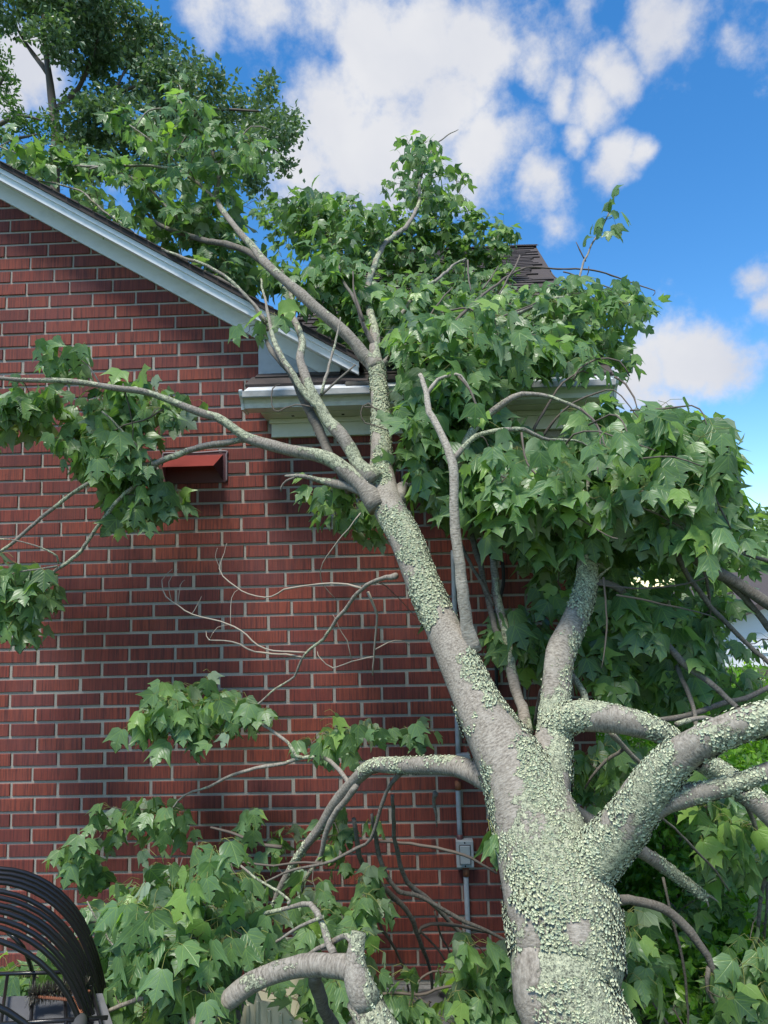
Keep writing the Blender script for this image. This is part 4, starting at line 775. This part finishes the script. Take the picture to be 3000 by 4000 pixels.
SP = np.array([s[0] for s in SK]); 
pts_ = np.array([c[0] for c in clusters]); dist = np.array([np.min(np.sum((SP-p)**2, 1)) for p in pts_]); order = np.argsort(dist)
NP = np.zeros((len(SP)+len(clusters)*8, 3)); NP[:len(SP)] = SP; nn_ = len(SP)
for ci in order:
    p, nl, size, droop, camb = clusters[ci]
    dd = np.sum((NP[:nn_]-p)**2, 1); q = NP[int(np.argmin(dd))]; L = math.sqrt(dd.min())
    if L > .02:
        n = max(3, int(L/.045)); t = np.linspace(0, 1, n+1)[:, None]; lat = rng.normal(0, .09, 3)*L
        P = q+(p-q)*t+np.sin(math.pi*t)*(np.array([0, 0, .13*L])+lat)+rng.normal(0, .005, (n+1, 3))*np.sin(math.pi*t)
        r0 = min(.0075, .0016+.006*L); add_tw(P, np.linspace(r0, .0013, n+1))
        k = min(6, len(P)-1); NP[nn_:nn_+k] = P[-k:]; nn_ += k; dv = nrm(P[-1]-P[-2])
    else: dv = np.array([0, 0, -1.])
    cluster(p, dv, nl, size, droop, camb)
M['twigmesh'] = M['twig']
tag(link('twigs', mesh_np('twigs', np.vstack(twV), np.vstack(twF), True, np.vstack(twUV)), M['twig'], TREE), kind='stuff')
tag(link('leaf_stalks', mesh_np('leaf_stalks', np.vstack(stV), np.vstack(stF), True), M['stalk'], TREE), kind='stuff')
# keep leaves out of the wall and off the wing roof
def ok(l):
    tip = l[1]+l[2]*l[5]; c = l[1]+l[2]*l[5]*.5
    for P in (tip, c, l[1]):
        if P[0] < XCOR and P[1] > -.012 and (P[2] < rake(P[0])+.12 if P[0] < XG else P[2] < wing(max(P[1], 0))): return False
        if XL < P[0] < XRR and -.17 < P[1] < YR and GZ0 < P[2] < wing(P[1])+.012: return False
        if np.linalg.norm(P-CAMPOS) < .55: return False
    return True
leaves = [l for l in leaves if ok(l)]
def px_size(l):
    d = (l[1]-CAMPOS)@_f; x, y = project(l[1]+l[2]*l[5]*.5)
    if not (20 < x < 2980 and 20 < y < 3980): return 0
    return l[5]/d*(.35+abs(l[4]@nrm(l[1]-CAMPOS)))
leaves.sort(key=px_size, reverse=True)
lm = []
for i, (P, F, uv) in enumerate(LV): lm.append(mesh_np('leaf', P, F, True, uv, np.full(len(P), .13*i)))
base_inv = Matrix.Translation(TREE.location).inverted()
for l in leaves[:300]:
    v, b, a, s, nn2, sz = l; o = link('leaf', lm[v], M['leaf'], TREE); o.matrix_parent_inverse = base_inv
    mt = Matrix.Identity(4)
    for i in range(3): mt[i][0], mt[i][1], mt[i][2], mt[i][3] = s[i]*sz, a[i]*sz, nn2[i]*sz, b[i]
    o.matrix_basis = mt
LVs, LFs, LUs, LRs = [], [], [], []; ln = 0
for l in leaves[300:]:
    v, b, a, s, nn2, sz = l; P, F, uv = LV[v]
    LVs.append(b+(P[:, :1]*s+P[:, 1:2]*a+P[:, 2:]*nn2)*sz); LFs.append(F+ln); LUs.append(uv); LRs.append(np.full(len(P), rng.random())); ln += len(P)
tag(link('foliage', mesh_np('foliage', np.vstack(LVs), np.vstack(LFs), True, np.vstack(LUs), np.concatenate(LRs)), M['leaf'], TREE), kind='stuff')
print('leaves', len(leaves), 'clusters', len(clusters))

# ---- lichen: ruffled flakes in patches on trunk and big limbs
from mathutils import noise as mno
fv, ff, fr, fn = [], [], [], 0
def lichen(bi, n, thr, smax):
    global fn
    Pc, Rc, _ = branches[bi]; seglen = np.linalg.norm(np.diff(Pc, axis=0), axis=1); w = (seglen*(Rc[1:]+Rc[:-1])); w = w/w.sum(); T_ = np.gradient(Pc, axis=0)
    done = 0; tries = 0
    while done < n and tries < n*14:
        tries += 1; i = int(rng.choice(len(w), p=w)); t = rng.random(); c = Pc[i]*(1-t)+Pc[i+1]*t; r = Rc[i]*(1-t)+Rc[i+1]*t
        tn = nrm(T_[i]); v = rng.normal(size=3); v = nrm(v-tn*(v@tn))
        if v[1] > .35: continue
        p = c+v*r*1.0
        g = lich(p, v)+rng.normal(0, .05)
        if g < thr: continue
        sz = rng.uniform(.4, 1)*smax; k = 6; e1 = nrm(np.cross(v, tn+rng.normal(0, .3, 3))); e2 = np.cross(v, e1)
        th = np.linspace(0, 6.283, k, endpoint=False)+rng.uniform(0, 1); rr = sz*rng.uniform(.6, 1.2, k); lift = r*.02+sz*rng.uniform(.05, .75, k)
        # keep rim following the round bark
        rim = p+np.outer(np.cos(th)*rr, e1)+np.outer(np.sin(th)*rr, e2); dvec = rim-c; dvec -= np.outer(dvec@tn, tn); 
        ax = rim-dvec; rim = ax+dvec/np.linalg.norm(dvec, axis=1)[:, None]*(r*1.01+lift)[:, None]
        fv.append(np.vstack([p+v*r*.012, rim])); q = np.arange(k); ff.append(np.stack([np.full(k, 0), 1+q, 1+(q+1) % k], 1)+fn); fr.append(np.full(k+1, rng.random())); fn += k+1; done += 1
for bi, n_, thr, s in ((0, 21000, .06, .005), (1, 1900, .10, .0046), (2, 1900, .08, .0046), (3, 3600, .10, .005), (4, 450, .2, .0042), (5, 350, .12, .0042), (10, 800, .14, .0045)):
    lichen(bi, n_, thr, s)
bl = [i for i in branches if branches[i][2] == 'trunk']
lichen(bl[-1], 1400, .08, .0045)
tag(link('lichen', mesh_np('lichen', np.vstack(fv), np.vstack(ff), False, None, np.concatenate(fr)), M['lichen'], TREE), kind='stuff')

# ------------------------------------------------------------------ standing trees, shrubs, neighbours
def blade_mesh(name, P, A, Nn, S, mat, parent, wid=.5, kind='stuff'):
    """many small folded leaves: base P, axis A, normal Nn, length S"""
    n = len(P); side = np.cross(A, Nn); S = S[:, None]
    v = np.stack([P, P+A*S*.45+side*S*wid*.5+Nn*S*.08, P+A*S, P+A*S*.45-side*S*wid*.5+Nn*S*.08, P+A*S*.5-Nn*S*.03], 1).reshape(-1, 3)
    b = np.arange(n)[:, None]*5; F = np.concatenate([b+np.array([[0, 1, 4]]), b+np.array([[1, 2, 4]]), b+np.array([[2, 3, 4]]), b+np.array([[3, 0, 4]])])
    o = link(name, mesh_np(name, v, F, False, None, np.repeat(rng.random(n), 5)), mat, parent)
    return tag(o, kind=kind) if kind else o
def unit(n, bias=(0, 0, 0)):
    v = rng.normal(size=(n, 3))+np.array(bias); return v/np.linalg.norm(v, axis=1)[:, None]
def crown(parent, blobs, mat, leaf, per, wid=.5, clump=26, csize=.28, flat=.8):
    """blobs of (centre, radius): clumps of leaves on and in the lobe shells"""
    PP, AA, NN, SS = [], [], [], []
    for c, r in blobs:
        nc = max(3, int(per*r*r)); d = unit(nc); rad = r*rng.uniform(.45, 1.05, nc)**.6
        cc = np.asarray(c)+d*rad[:, None]*np.array([1, 1, flat])
        for q, dq in zip(cc, d):
            n = int(clump*rng.uniform(.6, 1.3)); off = rng.normal(0, csize*.45, (n, 3))*np.array([1, 1, .6])
            PP.append(q+off); AA.append(unit(n, dq*.7+np.array([0, 0, -.2]))); u = unit(n, dq*.5+np.array([0, 0, .9])); NN.append(u); SS.append(leaf*rng.uniform(.6, 1.25, n))
    P, A, N_, S = map(np.concatenate, (PP, AA, NN, SS)); N_ = N_-A*np.sum(N_*A, 1)[:, None]; N_ /= np.linalg.norm(N_, axis=1)[:, None]+1e-9
    return blade_mesh('crown', P, A, N_, S, mat, parent, wid)
K = 1.8083
# tall oak behind the house
YB = 11.0
oak = empty('oak_tree', tuple(np.array(at(120*K, 400*K, YB))*np.array([1, 1, 0])), 'tall dark green oak standing behind the brick house', 'tree')
def bp(x, y, dy=0): return at(x*K, y*K, YB+dy)
bx = bp(118, 400); 
tube('trunk', [np.array([bx[0]+.3, YB, -.1]), np.array([bx[0]+.1, YB, 3]), bx, bp(122, 300), bp(115, 240), bp(108, 180), bp(100, 120), bp(95, 60), bp(92, -40), bp(90, -120)], [.2, .16, .11, .095, .085, .075, .06, .05, .04, .025], M['twig'], oak, 10, .3, .05)
for pl in ([(122, 320), (160, 275), (215, 225), (250, 190), (275, 140)], [(215, 225), (270, 195), (320, 180)], [(115, 240), (170, 190), (200, 120), (215, 60)], [(140, 300), (250, 300), (350, 290), (450, 300), (540, 290)], [(118, 330), (260, 350), (400, 370), (500, 370)], [(350, 290), (450, 240), (560, 240)], [(105, 160), (60, 100), (30, 50)]):
    n_ = len(pl); tube('limb', [bp(x, y, .3*math.sin(i*1.7)) for i, (x, y) in enumerate(pl)], list(np.linspace(.065, .018, n_)), M['twig'], oak, 7, .25, .05)
mp = K*pxm(YB)
crown(oak, [(bp(x, y, rng.uniform(-.9, 1.2)), r*mp) for x, y, r in ((30,20,52),(95,30,58),(120,90,48),(170,30,60),(190,100,60),(240,70,62),(300,60,52),(330,105,50),(260,150,66),(330,180,66),(390,170,50),(440,200,46),(200,190,60),(170,260,56),(240,260,66),(310,270,66),(380,260,60),(440,280,60),(500,260,54),(560,225,46),(600,262,44),(625,268,30),(570,300,48),(520,330,50),(460,350,50),(560,370,42),(600,360,26),(380,340,56),(300,350,60),(200,340,50),(150,10,60),(60,-30,60),(140,-50,70),(220,-10,50),(570,190,22),(470,170,26),(400,118,30))],
      M['oak'], .14, 60, .6, 50, .33)
t2 = empty('leafy_tree', tuple(np.array(at(10*K, 300*K, 9))*np.array([1, 1, 0])), 'bright yellow-green tree with fine foliage beyond the roof ridge', 'tree')
def b2(x, y, dy=0): return at(x*K, y*K, 9+dy)
q0 = b2(-30, 400); tube('trunk', [np.array([q0[0], 9, -.1]), q0, b2(-20, 280), b2(-10, 160), b2(-5, 100)], [.2, .15, .1, .06, .03], M['darkb'], t2, 8, .3)
for pl in ([(-20, 280), (40, 250), (90, 260)], [(-15, 200), (20, 150)], [(-20, 300), (30, 300), (80, 290)]): tube('limb', [b2(*q) for q in pl], list(np.linspace(.05, .015, len(pl))), M['darkb'], t2, 6, .2)
m2 = K*pxm(9); crown(t2, [(b2(x, y, rng.uniform(-.4, .5)), r*m2) for x, y, r in ((8,110,34),(25,150,26),(-20,170,40),(5,205,30),(20,245,34),(60,262,34),(90,275,26),(40,300,36),(-20,290,50))], M['conif'], .12, 70, .4, 36, .2)
# pale trees far right
for nm, X0, Y0, bl_ in (('far_tree', 1640, 26, ((1560,1200,45),(1520,1170,40),(1590,1150,40),(1650,1150,45),(1610,1180,45),(1690,1130,60),(1640,1230,60),(1590,1250,45),(1560,1300,45),(1620,1320,60),(1700,1250,80),(1600,1380,50),(1540,1360,40))), ('far_tree', 1500, 30, ((1480,1280,40),(1390,1195,42),(1340,1205,42),(1300,1230,42),(1400,1260,45),(1340,1260,45),(1440,1220,40),(1360,1330,60),(1290,1300,45),(1510,1230,40),(1450,1310,50),(1500,1360,60),(1420,1380,60),(1380,1420,50)))):
    def b3(x, y, dy=0): return at(x*K, y*K, Y0+dy)
    g = b3(X0, 1400); e_ = empty(nm, (g[0], Y0, 0), 'pale green tree far off beyond the white clapboard house' if X0 > 1600 else 'rounded green tree far off behind the fallen branches', 'tree')
    tube('trunk', [np.array([g[0], Y0, -.1]), g, b3(X0, 1250)], [.4, .3, .12], M['darkb'], e_, 8, .5)
    m3 = K*pxm(Y0); crown(e_, [(b3(x, y, rng.uniform(-1, 1.5)), r*m3) for x, y, r in bl_], M['far'], .36, 9, .6, 40, .75)
# white clapboard neighbour
YN = 13
nh = empty('clapboard_house', (at(1700*K, 1450*K, YN)[0], YN, 0), 'white clapboard house seen through the branches', 'house')
nl_, nr_ = at(1440*K, 1500*K, YN)[0], at(1440*K, 1500*K, YN)[0]+9; zt = at(1600*K, 1375*K, YN)[2]; zp = at(1600*K, 1340*K, YN)[2]
wl = prism('wall', [(nl_, 0), (nr_, 0), (nr_, zt), ((nl_+nr_)/2, zt+1.3), (nl_, zt)], YN, YN+7, M['siding'], nh)
for k in range(int((zt-.3)/.16)):
    z = .3+k*.16; bm = bmesh.new(); vs = [bm.verts.new(p) for p in ((nl_, YN-.002, z+.16), (nr_, YN-.002, z+.16), (nr_, YN-.035, z-.006), (nl_, YN-.035, z-.006), (nr_, YN-.001, z-.006), (nl_, YN-.001, z-.006))]
    bm.faces.new(vs[:4]); bm.faces.new((vs[3], vs[2], vs[4], vs[5])); o = link('siding_board', bm_mesh('siding_board', bm), M['siding'], wl)
prism('roof', [(nl_-.4, zt-.2), ((nl_+nr_)/2, zt+1.36), (nr_+.4, zt-.2), (nr_+.4, zt-.05), ((nl_+nr_)/2, zt+1.52), (nl_-.4, zt-.05)], YN-.3, YN+7.3, M['shingle'], nh)
# shrubs beside the house
def shrub(loc, rx, ry, h, n, label, leaf=.045, mat='shrub', stems=7):
    e_ = empty('shrub', (loc[0], loc[1], 0), label, 'shrub', 'shrubs beside the house corner')
    for k in range(stems):
        a = rng.uniform(0, 6.28); tip = np.array([loc[0]+math.cos(a)*rx*.7, loc[1]+math.sin(a)*ry*.7, h*rng.uniform(.6, .9)])
        tube('stem', [np.array([loc[0]+math.cos(a)*.08, loc[1]+math.sin(a)*.08, -.05]), (np.array([*loc, 0])+tip)/2+np.array([0, 0, .1]), tip], [.012, .009, .003], M['darkb'], e_, 5, .15)
    nc = n//14; d = unit(nc); d[:, 2] = np.abs(d[:, 2]); rad = rng.uniform(.3, 1, nc)**.5
    cc = np.array([loc[0], loc[1], .15*h])+d*rad[:, None]*np.array([rx, ry, h*.85]); cc[:, 2] = np.maximum(cc[:, 2]*rng.uniform(.5, 1, nc), .08)
    P = np.repeat(cc, 14, 0)+rng.normal(0, .055, (nc*14, 3)); A = unit(len(P), (0, 0, .2)); Nn = unit(len(P), (0, -.2, 1)); Nn = Nn-A*np.sum(Nn*A, 1)[:, None]; Nn /= np.linalg.norm(Nn, axis=1)[:, None]
    b = blade_mesh('foliage', P, A, Nn, leaf*rng.uniform(.6, 1.3, len(P)), M[mat], e_, .55)
shrub((1.35, .55), .5, .5, 1.35, 9000, 'dense shrub with small glossy leaves right beside the house corner')
shrub((1.75, .35), .5, .45, 1.15, 8000, 'lower glossy shrub next to the T-shaped metal post')
shrub((1.5, 2.3), .9, .7, 1.75, 8000, 'tall loose shrub with bright leaves behind the metal stakes', .06)
shrub((3.0, 2.6), 1.0, .9, 1.55, 8000, 'broad yellow-green shrub in front of the clapboard house', .06)
shrub((1.2, -.2), .34, .28, .8, 4500, 'small glossy shrub at the foot of the house corner', .04)
# grey metal posts among the shrubs
for px_, y0, y1, tee in ((2681, 3225, 3560, True), (2594, 3265, 3560, False), (2623, 3260, 3580, False)):
    a = at(px_, y0, 1.5); e_ = empty('metal_post', (a[0], 1.5, 0), 'grey T-shaped metal post among the shrubs' if tee else ('plain grey metal stake next to the T-shaped post' if px_ > 2600 else 'plain grey metal stake farthest from the T-shaped post'), 'post', None if tee else 'plain metal stakes')
    tube('post', [np.array([a[0], 1.5, -.1]), a-np.array([0, 0, .0])], .012, M['steel'], e_, 8, spline=False)
    if tee: box('crossbar', (a[0]-.048, 1.482, a[2]-.006), (a[0]+.048, 1.518, a[2]+.008), M['steel'], e_, .002)
    else: box('cap', (a[0]-.014, 1.486, a[2]-.004), (a[0]+.014, 1.514, a[2]+.006), M['steel'], e_, .002)

# ------------------------------------------------------------------ things in the lower left corner
rack = empty('wire_rack', (-1.15, -1.3, 0), 'black metal rack of curved rods over a wire grid shelf', 'rack')
DA = 2.10                                     # depth of the farthest hoop
prof_px = [(-420,3560),(-260,3460),(-120,3405),(0,3393),(100,3410),(190,3452),(262,3512),(320,3590),(362,3690),(392,3790),(415,3900),(432,4000),(440,4080),(440,4200)]
ex = nrm(np.array([(430-1500)/FPX, 1, 0.0])); hoop0 = []
pc0 = CAMPOS+ray(430, 3800)*(DA/1.0)*1.0
nrm_h = ex                                    # hoops stand square to this direction
for x, y in prof_px:
    d = ray(x, y); t = ((pc0-CAMPOS)@nrm_h)/(d@nrm_h); hoop0.append(CAMPOS+d*t)
hoop0 = np.array(hoop0); zmin = .05
steps = [0, .034, .068, .102, .165, .205, .25, .285, .33, .372, .435, .69]
for s in steps:
    P = hoop0-ex*s; tube('rod', P, .0066, M['black'], rack, 8, .03)
    if s in (0, .69): tube('leg', [P[-1], np.array([P[-1][0], P[-1][1], -.02])], .009, M['black'], rack, 8, spline=False); tube('leg', [P[0], np.array([P[0][0]-.03, P[0][1], -.02])], .009, M['black'], rack, 8, spline=False)
gz = at(150, 3800, -1.07)[2]
def onz(px_, py_, z): d = ray(px_, py_); t = (z-CAMPOS[2])/d[2]; return CAMPOS+d*t
tube('grid_bar', [onz(-150, 3808, gz), onz(330, 3795, gz)], .0055, M['black'], rack, 8, spline=False)
tube('grid_bar', [onz(-150, 4010, gz), onz(420, 3975, gz)], .0055, M['black'], rack, 8, spline=False)
for xa, xb in ((30, -10), (135, 112), (250, 262), (345, 420), (-80, -140)):
    tube('grid_bar', [onz(xa, 3803, gz-.004), onz(xb, 4100, gz-.004)], .0045, M['black'], rack, 8, spline=False)
tube('brace', [onz(30, 3640, gz+.14), onz(90, 3700, gz+.10), onz(125, 3790, gz)], .0055, M['black'], rack, 8)
sb = [onz(-200, 3900, gz-.03), onz(400, 3880, gz-.03), onz(480, 4120, gz-.03), onz(-200, 4150, gz-.03)]
tag(slab('grey_board', sb, .025, M['slate']), 'weathered grey board lying under the wire grid shelf', 'board')
gb = empty('grill_brush', tuple(onz(200, 3900, gz)), 'worn grill brush with rusty twisted wire and dark handle on the rack', 'brush')
h0, h1 = onz(125, 3895, gz+.012), onz(345, 3862, gz+.012)
def twist(name, a, b, r, turns):
    ax = b-a; L = np.linalg.norm(ax); ax = ax/L; e1 = nrm(np.cross(ax, [0, 0, 1.])); e2 = np.cross(ax, e1)
    for ph in (0, math.pi):
        t = np.linspace(0, 1, 40); P = a+np.outer(t, b-a)+np.outer(np.cos(t*turns*6.283+ph)*r, e1)+np.outer(np.sin(t*turns*6.283+ph)*r, e2)
        tube(name, P, .0022, M['rust'], gb, 5, .5, spline=False)
f0, f1 = h0+np.array([0, -.035, .012]), h1+np.array([0, -.03, .012]); mj = onz(270, 3905, gz+.02); hd = onz(318, 3985, gz+.035)
twist('twisted_wire', onz(140, 3893, gz+.02), mj, .0025, 9); twist('twisted_wire', mj, onz(350, 3872, gz+.02), .0025, 6); twist('twisted_wire', mj, hd, .0025, 6)
twist('twisted_wire', mj+np.array([.012, 0, 0]), hd+np.array([.010, 0, 0]), .0025, 6)
tube('handle', [hd+np.array([-.004, .004, .0]), hd+np.array([.010, -.03, .006]), hd+np.array([.05, -.16, .02])], [.013, .016, .016], M['greyp'], gb, 12, .02)
BV, BF = [], []; bn = 0
a0, a1 = onz(112, 3888, gz+.022), onz(345, 3850, gz+.022); ax = nrm(a1-a0)
for k in range(1600):
    t = (int(rng.integers(0, 15))+rng.normal(.5, .16))/15; c = a0+(a1-a0)*t; v = unit(1)[0]; v = nrm(v-ax*(v@ax)*.9); L = rng.uniform(.019, .029)*(1.25 if t < .1 else 1)
    s_ = nrm(np.cross(v, ax+rng.normal(0, .3, 3)))*.0016; BV += [c+s_, c-s_, c+v*L+s_*.6, c+v*L-s_*.6]; BF.append((bn, bn+1, bn+3, bn+2)); bn += 4
tag(link('bristles', mesh_np('bristles', np.array(BV), np.array(BF)), M['bristle'], gb), kind='stuff')
# cream plastic bin and grey lid behind the lower limb
pb = empty('plastic_bin', tuple(np.array(at(1040, 4000, -.75))*np.array([1, 1, 0])), 'cracked cream plastic bin behind the lower limb', 'bin')
YP = -.75
q = [at(x, y, YP) for x, y in ((930, 3990), (958, 3905), (1000, 3872), (1018, 3915), (1060, 3922), (1110, 3938), (1150, 3985), (1200, 3990))]
prism('front_panel', [(p[0], p[2]) for p in q]+[(q[-1][0], .02), (q[0][0]-.03, .02)], YP, YP+.012, M['plastic'], pb)
for x, y in ((962, 3905), (1000, 3890), (1046, 3925), (1092, 3940), (1130, 3965)):
    p = at(x, y, YP); box('rib', (p[0], YP-.010, .05), (p[0]+.010, YP-.0005, p[2]-.012), M['plastic'], pb, .002)
box('side_panel', (q[-1][0]-.012, YP+.0125, .02), (q[-1][0], YP+.30, q[-1][2]), M['plastic'], pb); box('back_panel', (q[0][0], YP+.30, .02), (q[-1][0], YP+.312, q[2][2]+.02), M['plastic'], pb); box('base', (q[0][0]-.02, YP+.001, .005), (q[-1][0], YP+.3, .0195), M['plastic'], pb)
g1 = [at(x, y, YP-.05) for x, y in ((870, 4000), (890, 3940), (925, 3885), (955, 3868), (968, 3875), (950, 3940), (935, 4000), (930, 4060), (875, 4060))]
pl_ = prism('plastic_sheet', [(p[0], p[2]) for p in g1], YP-.06, YP-.04, M['greyp']); tag(pl_, 'dark grey curved plastic sheet beside the cream bin', 'sheet')
bm = bmesh.new(); c = at(1690, 4000, -.45)
r = bmesh.ops.create_uvsphere(bm, u_segments=24, v_segments=12, radius=.14)
for v in bm.verts: v.co = Vector((v.co.x+c[0], v.co.y-.45, max(v.co.z, 0)*.8+c[2]-.02))
kt = link('kettle_lid', bm_mesh('kettle_lid', bm, True), M['greyp']); 
kt0 = empty('kettle_grill', (c[0], -.45, 0), 'dark grey kettle grill among the branches at the wall foot', 'grill'); kt.parent = kt0; kt.matrix_parent_inverse = Matrix.Translation((c[0], -.45, 0)).inverted(); kt.name = 'lid'
bm = bmesh.new(); r = bmesh.ops.create_uvsphere(bm, u_segments=24, v_segments=12, radius=.14)
for v in bm.verts: v.co = Vector((v.co.x+c[0], v.co.y-.45, min(v.co.z, 0)*.9+c[2]-.025))
link('bowl', bm_mesh('bowl', bm, True), M['hole'], kt0)
for k in range(3):
    a = k*2.09+.5; tube('leg', [np.array([c[0]+.08*math.cos(a), -.45+.08*math.sin(a), c[2]-.10]), np.array([c[0]+.13*math.cos(a), -.45+.13*math.sin(a), -.01])], .008, M['steel'], kt0, 6, spline=False)
